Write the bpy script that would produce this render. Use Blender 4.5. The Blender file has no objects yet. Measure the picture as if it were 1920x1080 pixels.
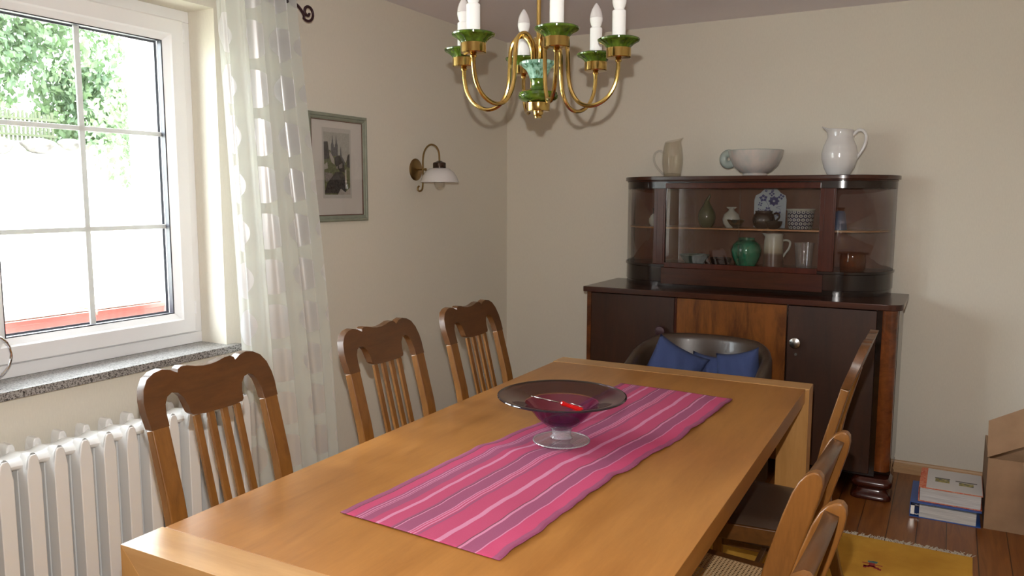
import bpy, bmesh, math, random
from mathutils import Vector, Matrix, Euler
random.seed(7)
S = bpy.context.scene
COL = S.collection
PI = math.pi
sin, cos = math.sin, math.cos

# ------------------------------------------------------------ camera, sky, sun, flash, exposure
YAW, PITCH, ROLL = 0.507, 0.1159, 0.0026
FPX = 1481.6
CAM = Vector((2.6578, -4.7106, 1.5))
fwd = Vector((-sin(YAW)*cos(PITCH), cos(YAW)*cos(PITCH), -sin(PITCH)))
rt = Vector((cos(YAW), sin(YAW), 0))
up = rt.cross(fwd)
r2 = rt*cos(ROLL) + up*sin(ROLL)
u2 = -rt*sin(ROLL) + up*cos(ROLL)
cd = bpy.data.cameras.new('camera')
cam = bpy.data.objects.new('camera', cd)
COL.objects.link(cam)
cd.sensor_width = 36
cd.lens = FPX/1920*36
cd.clip_start = 0.02
cam.matrix_world = Matrix(((r2.x, u2.x, -fwd.x, CAM.x), (r2.y, u2.y, -fwd.y, CAM.y), (r2.z, u2.z, -fwd.z, CAM.z), (0, 0, 0, 1)))
S.camera = cam
S.view_settings.view_transform = 'Standard'
S.view_settings.look = 'None'
S.view_settings.exposure = 0.0
S.view_settings.gamma = 1.0
S.view_settings.use_curve_mapping = False
try:
    S.cycles.max_bounces = 10
    S.cycles.diffuse_bounces = 6
    S.cycles.transparent_max_bounces = 24
    S.cycles.sample_clamp_indirect = 6
    S.cycles.caustics_reflective = False
    S.cycles.caustics_refractive = False
except Exception:
    pass
W = bpy.data.worlds.new('sky')
S.world = W
W.use_nodes = True
bg = W.node_tree.nodes['Background']
bg.inputs[0].default_value = (0.86, 0.93, 1.0, 1)
bg.inputs[1].default_value = 30.0

def lamp(name, typ, loc, energy, color=(1, 1, 1), **k):
    d = bpy.data.lights.new(name, typ)
    d.energy = energy; d.color = color
    for a, b in k.items(): setattr(d, a, b)
    o = bpy.data.objects.new(name, d); COL.objects.link(o); o.location = loc
    return o
sun = lamp('sun', 'SUN', (0, 0, 10), 12.0, (1, .96, .88), angle=.01)
sun.rotation_euler = Vector((-.62, .25, -.75)).to_track_quat('-Z', 'Y').to_euler()
fl = lamp('camera_flash', 'AREA', CAM + u2*0.13 - r2*0.015 + fwd*0.02, 52.0, (1, .97, .93), shape='RECTANGLE', size=.022, size_y=.016)
fl.rotation_euler = cam.matrix_world.to_euler()
# portal: only tells the renderer where the daylight of the window comes in
po = lamp('window_portal', 'AREA', (-.46, -3.33, 1.54), 1, shape='RECTANGLE', size=1.25, size_y=1.68)
po.rotation_euler = (0, -PI/2, 0)
po.data.cycles.is_portal = True

# ------------------------------------------------------------ materials
def mat(name, color=(.8, .8, .8), rough=.5, metal=0, **k):
    m = bpy.data.materials.new(name); m.use_nodes = True
    b = m.node_tree.nodes['Principled BSDF']
    b.inputs['Base Color'].default_value = (*color, 1)
    b.inputs['Roughness'].default_value = rough
    b.inputs['Metallic'].default_value = metal
    for a, v in k.items(): b.inputs[a.replace('_', ' ')].default_value = v
    return m

class NT:
    def __init__(s, m):
        s.t = m.node_tree; s.n = s.t.nodes; s.b = s.n.get('Principled BSDF'); s.out = s.n['Material Output']
    def new(s, typ, **k):
        x = s.n.new(typ)
        for a, v in k.items(): setattr(x, a, v)
        return x
    def l(s, a, b): s.t.links.new(a, b)
    def coord(s, kind='Object', scale=(1, 1, 1), loc=(0, 0, 0)):
        tc = s.new('ShaderNodeTexCoord'); mp = s.new('ShaderNodeMapping')
        mp.inputs['Scale'].default_value = scale; mp.inputs['Location'].default_value = loc
        s.l(tc.outputs[kind], mp.inputs[0]); return mp.outputs[0]
    def noise(s, vec, scale=5, detail=4, rough=.55, dist=0):
        x = s.new('ShaderNodeTexNoise'); x.inputs['Scale'].default_value = scale
        x.inputs['Detail'].default_value = detail; x.inputs['Roughness'].default_value = rough
        x.inputs['Distortion'].default_value = dist
        s.l(vec, x.inputs['Vector']); return x.outputs['Fac']
    def ramp(s, fac, stops, interp='LINEAR'):
        x = s.new('ShaderNodeValToRGB'); cr = x.color_ramp; cr.interpolation = interp
        while len(cr.elements) < len(stops): cr.elements.new(.5)
        for e, (p, c) in zip(cr.elements, stops):
            e.position = p; e.color = (*c, 1) if len(c) == 3 else c
        s.l(fac, x.inputs[0]); return x.outputs['Color']
    def math(s, op, a, b=None, c=None):
        x = s.new('ShaderNodeMath', operation=op)
        for i, v in enumerate((a, b, c)):
            if v is None: continue
            if isinstance(v, (int, float)): x.inputs[i].default_value = v
            else: s.l(v, x.inputs[i])
        return x.outputs[0]
    def mix(s, f, a, b, mode='MIX'):
        x = s.new('ShaderNodeMix', data_type='RGBA', blend_type=mode)
        for i, v in ((0, f), (6, a), (7, b)):
            if isinstance(v, (int, float)): x.inputs[i].default_value = v
            elif isinstance(v, tuple): x.inputs[i].default_value = (*v, 1)
            else: s.l(v, x.inputs[i])
        return x.outputs[2]
    def bump(s, h, strength=.3, dist=.01):
        x = s.new('ShaderNodeBump'); x.inputs['Strength'].default_value = strength; x.inputs['Distance'].default_value = dist
        s.l(h, x.inputs['Height']); s.l(x.outputs[0], s.b.inputs['Normal'])

def wood(name, dark, light, stretch=(1, 12, 12), scale=3, rough=.35, coat=0.0, contrast=(.3, .72), dist=.6, bump=.05, coat_rough=.1):
    """stretch: low number along the grain"""
    m = mat(name, light, rough); t = NT(m)
    v = t.coord('Object', stretch)
    n1 = t.noise(v, scale, 5, .6, dist)
    n2 = t.noise(v, scale*7, 3, .7, .2)
    f = t.math('ADD', t.math('MULTIPLY', n1, .75), t.math('MULTIPLY', n2, .25))
    c = t.ramp(f, [(contrast[0], dark), ((contrast[0]+contrast[1])/2, tuple((a+b)/2 for a, b in zip(dark, light))), (contrast[1], light)])
    big = t.noise(t.coord('Object', (1, 1, 1)), 2.2, 2)
    c2 = t.mix(t.math('MULTIPLY', big, .35), c, tuple(x*.72 for x in light))
    t.l(c2, t.b.inputs['Base Color'])
    t.b.inputs['Coat Weight'].default_value = coat*.6
    t.b.inputs['Specular IOR Level'].default_value = .35
    t.b.inputs['Coat Roughness'].default_value = coat_rough
    t.bump(n2, bump, .003)
    return m

def glassy(name, tint=(1, 1, 1), refl=1.0, rough=.02, ior=1.5, body=0.0, body_col=(.5, .5, .5)):
    """thin clear glass: tinted see-through plus mirror by angle"""
    m = bpy.data.materials.new(name); m.use_nodes = True
    t = m.node_tree; n = t.nodes; n.remove(n['Principled BSDF']); out = n['Material Output']
    tr = n.new('ShaderNodeBsdfTransparent'); tr.inputs[0].default_value = (*tint, 1)
    gl = n.new('ShaderNodeBsdfGlossy'); gl.inputs['Roughness'].default_value = rough
    fr = n.new('ShaderNodeLayerWeight'); fr.inputs[0].default_value = .5
    pw = n.new('ShaderNodeMath'); pw.operation = 'POWER'; pw.inputs[1].default_value = 4.0
    mu = n.new('ShaderNodeMath'); mu.operation = 'MULTIPLY_ADD'; mu.inputs[1].default_value = .75; mu.inputs[2].default_value = .035*refl
    mx = n.new('ShaderNodeMixShader')
    t.links.new(fr.outputs['Facing'], pw.inputs[0]); t.links.new(pw.outputs[0], mu.inputs[0]); t.links.new(mu.outputs[0], mx.inputs[0])
    last = tr.outputs[0]
    if body > 0:
        df = n.new('ShaderNodeBsdfDiffuse'); df.inputs[0].default_value = (*body_col, 1)
        m2 = n.new('ShaderNodeMixShader'); m2.inputs[0].default_value = body
        t.links.new(last, m2.inputs[1]); t.links.new(df.outputs[0], m2.inputs[2]); last = m2.outputs[0]
    t.links.new(last, mx.inputs[1]); t.links.new(gl.outputs[0], mx.inputs[2])
    t.links.new(mx.outputs[0], out.inputs[0])
    return m

M = {}
def wallpaper(name, col):
    m = mat(name, col, .85); t = NT(m)
    v = t.coord('Object', (1, 1, .25))
    n = t.noise(v, 190, 3, .6)
    big = t.noise(t.coord('Object'), 3, 2)
    c = t.mix(t.math('MULTIPLY', n, .6), col, tuple(x*.80 for x in col))
    c = t.mix(t.math('MULTIPLY', big, .12), c, tuple(x*.9 for x in col))
    t.l(c, t.b.inputs['Base Color']); t.bump(n, .25, .002)
    return m
M['wallpaper'] = wallpaper('cream_wallpaper', (.76, .715, .615))
M['ceiling'] = wallpaper('ceiling_paint', (.86, .82, .86))
M['plaster'] = mat('white_plaster', (.85, .84, .82), .9)
M['pvc'] = mat('white_window_plastic', (.82, .82, .83), .32)
M['bar'] = mat('bloom_white_plastic', (.85, .85, .85), .4); t = NT(M['bar'])
tl = t.new('ShaderNodeBsdfTranslucent'); mx = t.new('ShaderNodeMixShader'); mx.inputs[0].default_value = .13  # translucency added to brighten the bars, standing in for backlight bloom
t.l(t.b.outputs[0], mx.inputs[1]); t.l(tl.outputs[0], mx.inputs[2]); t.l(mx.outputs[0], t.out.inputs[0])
M['gasket'] = mat('black_rubber', (.03, .03, .04), .5)
M['radiator'] = mat('white_radiator_enamel', (.76, .76, .75), .22)
M['pane'] = glassy('window_glass', (.98, .99, .98))
M['granite'] = mat('speckled_granite', (.3, .3, .3), .28)
t = NT(M['granite'])
vo = t.new('ShaderNodeTexVoronoi'); vo.inputs['Scale'].default_value = 190; t.l(t.coord('Object'), vo.inputs['Vector'])
t.l(t.ramp(t.math('MULTIPLY_ADD', vo.outputs['Distance'], .5, t.math('MULTIPLY', t.noise(t.coord('Object'), 120, 4), .8)), [(.42, (.02, .02, .02)), (.52, (.09, .085, .08)), (.6, (.20, .19, .18)), (.72, (.36, .35, .34))]), t.b.inputs['Base Color'])

M['floor'] = mat('pine_floorboards', (.4, .2, .06), .32); t = NT(M['floor'])
tc = t.new('ShaderNodeTexCoord'); sx = t.new('ShaderNodeSeparateXYZ'); t.l(tc.outputs['Object'], sx.inputs[0])
bw = t.math('DIVIDE', sx.outputs[0], .118)
bi = t.math('FLOOR', bw); fr_ = t.math('FRACT', bw)
gap = t.math('LESS_THAN', fr_, .03)
wn = t.new('ShaderNodeTexWhiteNoise', noise_dimensions='1D'); t.l(bi, wn.inputs['W'])
cb = t.new('ShaderNodeCombineXYZ'); t.l(t.math('MULTIPLY', sx.outputs[0], 14), cb.inputs[0]); t.l(t.math('ADD', t.math('MULTIPLY', sx.outputs[1], 1.1), t.math('MULTIPLY', wn.outputs['Value'], 30)), cb.inputs[1])
g = t.noise(cb.outputs[0], 3, 5, .6, .8)
c = t.ramp(g, [(.3, (.16, .05, .010)), (.55, (.25, .088, .018)), (.75, (.31, .12, .028))])
c = t.mix(t.math('MULTIPLY', wn.outputs['Value'], .4), c, (.15, .045, .01))
kn = t.new('ShaderNodeTexVoronoi'); kn.inputs['Scale'].default_value = 1; 
kv = t.coord('Object', (6, 2.2, 1)); t.l(kv, kn.inputs['Vector'])
c = t.mix(t.math('MULTIPLY', t.math('LESS_THAN', kn.outputs['Distance'], .07), .7), c, (.1, .03, .01))
c = t.mix(gap, c, (.03, .012, .005)); t.l(c, t.b.inputs['Base Color'])

M['pine_trim'] = wood('pine_skirting', (.42, .24, .11), (.62, .40, .22), (1, 12, 12), 3, .4)
M['tabletop'] = wood('beech_tabletop', (.255, .100, .020), (.36, .155, .036), (7, .9, 7), 2.6, .34, .25, (.34, .66), .5, .03, .25)
M['table_end'] = wood('beech_end_frame', (.34, .165, .052), (.48, .27, .105), (.9, 7, 7), 2.6, .34, .25, (.34, .66), .4, .03, .25)
M['table_leg'] = wood('beech_leg', (.34, .165, .046), (.45, .235, .075), (7, 7, .9), 2.6, .36, .2, (.34, .66), .4, .03, .25)
M['chair'] = wood('oak_chair', (.085, .030, .006), (.21, .088, .018), (9, 9, 1), 3.5, .33, .3, (.3, .72), .7, .06, .18)
M['chair_top'] = wood('oak_crest', (.052, .019, .005), (.105, .040, .010), (1.5, 9, 9), 3.5, .3, .4, (.3, .72), .7, .06, .15)
M['chair_low'] = wood('worn_beech', (.11, .040, .008), (.23, .092, .020), (8, 8, 1.2), 3.2, .32, .3, (.3, .72), .9, .05, .15)
M['leather'] = mat('dark_brown_leather', (.046, .027, .017), .36, Coat_Weight=.15)
t = NT(M['leather']); t.bump(t.noise(t.coord('Object'), 160, 4), .12, .002)
M['mahogany'] = wood('dark_mahogany', (.030, .005, .002), (.075, .013, .005), (7, 7, .8), 3, .22, .3, (.3, .75), .7, .02, .08)
M['mahogany_h'] = wood('dark_mahogany_across', (.025, .007, .003), (.065, .017, .007), (.8, 7, 7), 3, .22, .3, (.3, .75), .7, .02, .08)
M['mahogany_dark'] = wood('near_black_mahogany', (.007, .0035, .0025), (.018, .007, .004), (7, 7, .8), 3, .18, .4, (.3, .75), .7, .02, .06)
M['walnut_door'] = wood('brown_walnut_door', (.016, .006, .003), (.050, .015, .005), (6, 6, .8), 2.2, .42, .08, (.3, .75), 1.0, .02, .2)
M['burl'] = wood('orange_burl_veneer', (.045, .013, .004), (.20, .066, .012), (4.5, 4.5, 1.1), 2.2, .28, .2, (.34, .60), 1.6, .02, .15)
M['column'] = wood('figured_column_veneer', (.05, .014, .004), (.20, .055, .012), (1.5, 1.5, 2.0), 2.6, .22, .6, (.35, .65), 1.8, .02, .08)
M['cab_inside'] = wood('cabinet_back_panel', (.085, .024, .008), (.15, .047, .016), (8, 8, .8), 3, .5, 0, (.3, .7), .4)
M['shelf'] = wood('shelf_edge', (.25, .10, .03), (.36, .16, .05), (1, 8, 8), 3, .4)
M['brass'] = mat('polished_brass', (.52, .35, .11), .16, 1)
M['old_brass'] = mat('aged_brass', (.30, .20, .085), .28, 1)
M['dark_metal'] = mat('dark_bronze', (.05, .03, .02), .25, .7)
M['iron'] = mat('dark_wrought_iron', (.05, .02, .025), .45, .4)
M['chrome'] = mat('chrome', (.75, .74, .78), .08, 1)
M['steel'] = mat('brushed_steel', (.45, .43, .40), .25, 1)
M['green_glaze'] = mat('olive_green_glaze', (.07, .16, .02), .08, Coat_Weight=.5)
t = NT(M['green_glaze']); t.l(t.ramp(t.noise(t.coord('Object'), 45, 4), [(.35, (.022, .050, .004)), (.65, (.075, .135, .012))]), t.b.inputs['Base Color'])
M['turq'] = mat('turquoise_drip_glaze', (.2, .4, .3), .1, Coat_Weight=.5)
t = NT(M['turq']); t.l(t.ramp(t.noise(t.coord('Object', (1, 1, .35)), 75, 5, .7), [(.38, (.05, .12, .06)), (.5, (.20, .40, .30)), (.64, (.38, .58, .48))]), t.b.inputs['Base Color'])
M['candle'] = mat('white_candle_sleeve', (.86, .86, .84), .5)
M['frost'] = mat('frosted_bulb', (.66, .63, .62), .35)
M['porcelain'] = mat('white_porcelain', (.72, .72, .72), .12, Coat_Weight=.4)
M['milk'] = mat('milk_glass', (.66, .64, .63), .15, Coat_Weight=.4)
M['bulb'] = glassy('clear_bulb', (.9, .88, .84), 1.4, .03, 1.5, .12, (.7, .66, .6))
M['clear'] = glassy('clear_glass', (.96, .96, .96), 2.2, .02, 1.5, .05, (.8, .8, .8))
M['thick_clear'] = glassy('thick_clear_glass', (.85, .85, .87), 3.0, .03, 1.5, .30, (.62, .62, .64))
M['smoke'] = glassy('greyish_glass', (.955, .945, .92), 1.5, .02, 1.5, .0, (.6, .56, .5))
M['cabglass'] = glassy('cabinet_glass', (.93, .93, .93), 1.6, .01, 1.5)
M['purple'] = glassy('smoky_purple_glass', (.66, .34, .60), 1.3, .02, 1.5, .03, (.05, .01, .05))
M['darkedge'] = mat('black_glass_edge', (.012, .008, .014), .08, Coat_Weight=.5)
M['rimglass'] = glassy('dark_rim_glass', (.50, .41, .47), 1.2, .05, 1.5, .06, (.03, .025, .03))
M['red_plastic'] = glassy('red_clear_plastic', (.85, .04, .05), 1.2, .05, 1.5, .65, (.55, .01, .01))
M['amber'] = glassy('amber_glass', (.85, .55, .22), 1.2, .03, 1.5, .10, (.35, .16, .04))
M['sage'] = wood('sage_green_frame', (.20, .22, .17), (.30, .32, .25), (2, 2, 2), 8, .4, .1)
M['mat_board'] = mat('cream_mount', (.68, .64, .59), .9)
M['picglass'] = glassy('picture_glass', (.98, .98, .98), 1.2, .02)
M['cardboard'] = mat('cardboard', (.34, .21, .12), .85)
t = NT(M['cardboard']); t.l(t.ramp(t.noise(t.coord('Object', (1, 1, 1)), 9, 4), [(.3, (.30, .185, .105)), (.7, (.38, .24, .14))]), t.b.inputs['Base Color'])
M['blue_binder'] = mat('blue_binder_plastic', (.02, .10, .42), .35)
M['orange_binder'] = mat('orange_pattern_paper', (.7, .2, .08), .5); t = NT(M['orange_binder'])
t.l(t.ramp(t.noise(t.coord('Object', (1, 1, 1)), 42, 2, .5, 1.6), [(.46, (.62, .10, .04)), (.5, (.75, .45, .30)), (.54, (.66, .16, .06))]), t.b.inputs['Base Color'])
M['paper'] = mat('white_paper', (.72, .72, .72), .7)
M['pages'] = mat('page_edges', (.6, .6, .58), .8); t = NT(M['pages'])
t.l(t.ramp(t.noise(t.coord('Object', (1, 1, 60)), 5, 3), [(.3, (.42, .42, .42)), (.7, (.70, .70, .68))]), t.b.inputs['Base Color'])
M['ink'] = mat('dark_ink', (.10, .10, .09), .8)
M['photo'] = mat('yellow_photo', (.5, .42, .1), .5); t = NT(M['photo'])
t.l(t.ramp(t.noise(t.coord('Object'), 60, 3), [(.4, (.10, .12, .10)), (.55, (.45, .38, .06)), (.7, (.5, .5, .42))]), t.b.inputs['Base Color'])
M['pillow'] = mat('blue_pillow_cloth', (.030, .046, .125), .95)
t = NT(M['pillow']); t.bump(t.noise(t.coord('Object'), 300, 3), .3, .002)
M['rug'] = mat('mustard_wool', (.50, .29, .035), .95); t = NT(M['rug'])
nn = t.noise(t.coord('Object', (1, 1, 1)), 7, 4); 
t.l(t.ramp(nn, [(.3, (.50, .24, .018)), (.7, (.62, .33, .035))]), t.b.inputs['Base Color']); t.bump(t.noise(t.coord('Object'), 350, 2), .4, .003)
M['rug_red'] = mat('rug_figure_red', (.33, .03, .03), .95)
M['rug_teal'] = mat('rug_figure_teal', (.10, .20, .19), .95)
M['fringe'] = mat('cotton_fringe', (.62, .58, .50), .95)

# ------------------------------------------------------------ mesh helpers
def T(bm, geom_verts, mtx):
    bmesh.ops.transform(bm, matrix=mtx, verts=geom_verts)

class MB:
    """collects shapes into one mesh; mi = material slot of what is added next"""
    def __init__(s): s.bm = bmesh.new(); s.mi = 0; s.uv = None
    def face(s, vs, smooth=False):
        try: f = s.bm.faces.new(vs)
        except ValueError: return None
        f.material_index = s.mi; f.smooth = smooth; return f
    def box(s, x0, x1, y0, y1, z0, z1, m=None):
        v = [s.bm.verts.new((x, y, z)) for x in (x0, x1) for y in (y0, y1) for z in (z0, z1)]
        for q in ((0, 1, 3, 2), (4, 6, 7, 5), (0, 4, 5, 1), (2, 3, 7, 6), (0, 2, 6, 4), (1, 5, 7, 3)):
            s.face([v[i] for i in q])
        if m is not None: T(s.bm, v, m)
        return s
    def prism(s, pts, h0, h1, m=None, smooth=False):
        """pts: 2D outline in local XY, extruded local Z h0..h1"""
        a = [s.bm.verts.new((p[0], p[1], h0)) for p in pts]
        b = [s.bm.verts.new((p[0], p[1], h1)) for p in pts]
        n = len(pts)
        s.face(a[::-1]); s.face(b)
        for i in range(n): s.face([a[i], a[(i+1) % n], b[(i+1) % n], b[i]], smooth)
        if m is not None: T(s.bm, a+b, m)
        return s
    def lathe(s, prof, seg=32, c=(0, 0, 0), m=None, ribs=0, rib_amp=0, a0=0, a1=2*PI, close=False):
        """prof: list of (r, z)"""
        full = abs(a1-a0-2*PI) < 1e-6
        rings = []; allv = []
        N = seg if full else seg+1
        for (r, z) in prof:
            if r < 1e-6:
                v = s.bm.verts.new((c[0], c[1], c[2]+z)); rings.append([v]*N); allv.append(v)
            else:
                ring = []
                for i in range(N):
                    a = a0+(a1-a0)*i/seg
                    rr = r*(1+rib_amp*cos(ribs*a)) if ribs else r
                    v = s.bm.verts.new((c[0]+rr*cos(a), c[1]+rr*sin(a), c[2]+z)); ring.append(v); allv.append(v)
                rings.append(ring)
        for k in range(len(rings)-1):
            A, B = rings[k], rings[k+1]
            for i in range(seg):
                j = (i+1) % N
                q = []
                for v in (A[i], A[j], B[j], B[i]):
                    if v not in q: q.append(v)
                if len(q) >= 3: s.face(q, True)
        if m is not None: T(s.bm, allv, m)
        return s
    def tube(s, pts, r, seg=12, closed=False, cap=True):
        P = [Vector(p) for p in pts]; n = len(P)
        R_ = r if isinstance(r, (list, tuple)) else [r]*n
        prev = None; rings = []
        for i in range(n):
            if closed: d = P[(i+1) % n]-P[(i-1) % n]
            else: d = P[min(i+1, n-1)]-P[max(i-1, 0)]
            d.normalize()
            if prev is None:
                a = d.orthogonal().normalized()
            else:
                a = prev-d*prev.dot(d)
                a = a.normalized() if a.length > 1e-6 else d.orthogonal().normalized()
            prev = a; b = d.cross(a)
            rings.append([s.bm.verts.new(P[i]+(a*cos(2*PI*k/seg)+b*sin(2*PI*k/seg))*R_[i]) for k in range(seg)])
        m_ = n if closed else n-1
        for i in range(m_):
            A, B = rings[i], rings[(i+1) % n]
            for k in range(seg): s.face([A[k], A[(k+1) % seg], B[(k+1) % seg], B[k]], True)
        if cap and not closed:
            s.face(rings[0][::-1]); s.face(rings[-1])
        return s
    def sweep_rect(s, path, w, d, side=Vector((1, 0, 0))):
        """rectangular bar along path; w along 'side', d across; w,d may be lists"""
        n = len(path); P = [Vector(p) for p in path]; rings = []
        for i in range(n):
            t_ = (P[min(i+1, n-1)]-P[max(i-1, 0)]).normalized()
            nrm = t_.cross(side).normalized(); sd = side
            ww = w[i] if isinstance(w, (list, tuple)) else w; dd = d[i] if isinstance(d, (list, tuple)) else d
            rings.append([s.bm.verts.new(P[i]+sd*a*ww/2+nrm*b*dd/2) for a, b in ((-1, -1), (1, -1), (1, 1), (-1, 1))])
        for i in range(n-1):
            for k in range(4): s.face([rings[i][k], rings[i][(k+1) % 4], rings[i+1][(k+1) % 4], rings[i+1][k]])
        s.face(rings[0][::-1]); s.face(rings[-1]); return s
    def grid(s, f, nu, nv, uvf=None, closed_u=False, smooth=True):
        V = [[s.bm.verts.new(f(i/nu, j/nv)) for i in range(nu if closed_u else nu+1)] for j in range(nv+1)]
        if uvf and s.uv is None: s.uv = s.bm.loops.layers.uv.new('uv')
        for j in range(nv):
            for i in range(nu):
                i2 = (i+1) % nu if closed_u else i+1
                fc = s.face([V[j][i], V[j][i2], V[j+1][i2], V[j+1][i]], smooth)
                if fc and uvf:
                    for lp, (a, b) in zip(fc.loops, ((i, j), (i+1, j), (i+1, j+1), (i, j+1))):
                        lp[s.uv].uv = uvf(a/nu, b/nv)
        return s
    def build(s, name, m, parent=None, bevel=0, subsurf=0, solid=0, sharp=35, segs=2):
        bmesh.ops.recalc_face_normals(s.bm, faces=s.bm.faces[:])
        if sharp:
            th = math.radians(sharp)
            for e in s.bm.edges:
                if len(e.link_faces) == 2 and e.calc_face_angle(0) > th: e.smooth = False
        me = bpy.data.meshes.new(name); s.bm.to_mesh(me); s.bm.free()
        for x in (m if isinstance(m, (list, tuple)) else [m]): me.materials.append(M[x] if isinstance(x, str) else x)
        o = bpy.data.objects.new(name, me); COL.objects.link(o)
        if parent is not None: o.parent = parent
        if solid:
            md = o.modifiers.new('solidify', 'SOLIDIFY'); md.thickness = solid; md.offset = 0
        if bevel:
            md = o.modifiers.new('bevel', 'BEVEL'); md.width = bevel; md.segments = segs; md.limit_method = 'ANGLE'; md.angle_limit = math.radians(40)
            for p in me.polygons: p.use_smooth = True
            md.harden_normals = True
        if subsurf:
            md = o.modifiers.new('subdivision', 'SUBSURF'); md.levels = subsurf; md.render_levels = subsurf
        return o

def tag(o, label, cat, group=None):
    o['label'] = label; o['category'] = cat
    if group: o['group'] = group
    return o
def thing(name, label, cat, loc=(0, 0, 0), rz=0, group=None):
    o = bpy.data.objects.new(name, None); COL.objects.link(o)
    o.location = loc; o.rotation_euler = (0, 0, rz); o.empty_display_size = .05
    return tag(o, label, cat, group)
def struct(o): o['kind'] = 'structure'; return o
def copy_tree(o, parent=None):
    c_ = o.copy(); COL.objects.link(c_)
    if parent is not None: c_.parent = parent
    for ch in [x for x in bpy.data.objects if x.parent == o]: copy_tree(ch, c_)
    return c_
RX90 = Matrix.Rotation(PI/2, 4, 'X')     # prism XY -> XZ plane, extruded along -Y
def smoothpath(pts, n=8):
    P = [Vector(p) for p in pts]; out = []
    for i in range(len(P)-1):
        p0, p1, p2, p3 = P[max(i-1, 0)], P[i], P[i+1], P[min(i+2, len(P)-1)]
        for k in range(n):
            t_ = k/n
            out.append(.5*((2*p1)+(-p0+p2)*t_+(2*p0-5*p1+4*p2-p3)*t_*t_+(-p0+3*p1-3*p2+p3)*t_**3))
    out.append(P[-1]); return out

# ------------------------------------------------------------ room
RXW, RYB, CH = 4.3, -6.4, 2.513
struct(MB().box(-.45, RXW+.2, RYB-.2, .2, -.12, 0).build('floor', 'floor'))
struct(MB().box(-.45, RXW+.2, RYB-.2, .2, CH, CH+.2).build('ceiling', 'ceiling'))
struct(MB().box(0, RXW+.2, 0, .2, 0, CH).build('wall_back', 'wallpaper'))
struct(MB().box(RXW, RXW+.2, RYB, 0, 0, CH).build('wall_right', 'wallpaper'))
struct(MB().box(0, RXW, RYB-.2, RYB, 0, CH).build('wall_front', 'wallpaper'))
WY0, WY1, WZ0, WZ1 = -4.246, -2.414, .842, 2.25       # inner opening
b = MB()
for (y0, y1, z0, z1) in ((RYB-.2, WY0, 0, CH), (WY1, .2, 0, CH), (WY0, WY1, 0, WZ0), (WY0, WY1, WZ1, CH)):
    b.box(-.19, 0, y0, y1, z0, z1)
b.mi = 1
for (y0, y1, z0, z1) in ((RYB-.2, WY0+.085, 0, CH+.2), (WY1-.086, .2, 0, CH+.2), (WY0+.085, WY1-.086, 0, .90), (WY0+.085, WY1-.086, 2.22, CH+.2)):
    b.box(-.45, -.1901, y0, y1, z0, z1)
struct(b.build('wall_left', ['wallpaper', 'plaster']))
# granite sill
b = MB(); b.box(-.16, .04, WY0-.04, WY1+.05, .842, .872)
sill = struct(b.build('trim_1', 'granite', bevel=.003))
# skirting: two-step pine profile
def skirting(name, length, loc, rz):
    b = MB()
    prof = [(0, 0), (.020, 0), (.020, .030), (.014, .036), (.014, .050), (.010, .054), (.008, .062), (0, .065)]
    b.prism(prof, 0, length, Matrix(((0, 0, 1, 0), (-1, 0, 0, 0), (0, 1, 0, 0), (0, 0, 0, 1))))
    o = struct(b.build(name, 'pine_trim')); o.location = loc; o.rotation_euler = (0, 0, rz); return o
skirting('baseboard_back', RXW-.022, (.022, -.0005, 0), 0)
skirting('baseboard_left', -RYB, (.0005, RYB, 0), PI/2)
skirting('baseboard_right', -RYB, (RXW-.0005, 0, 0), -PI/2)

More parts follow.
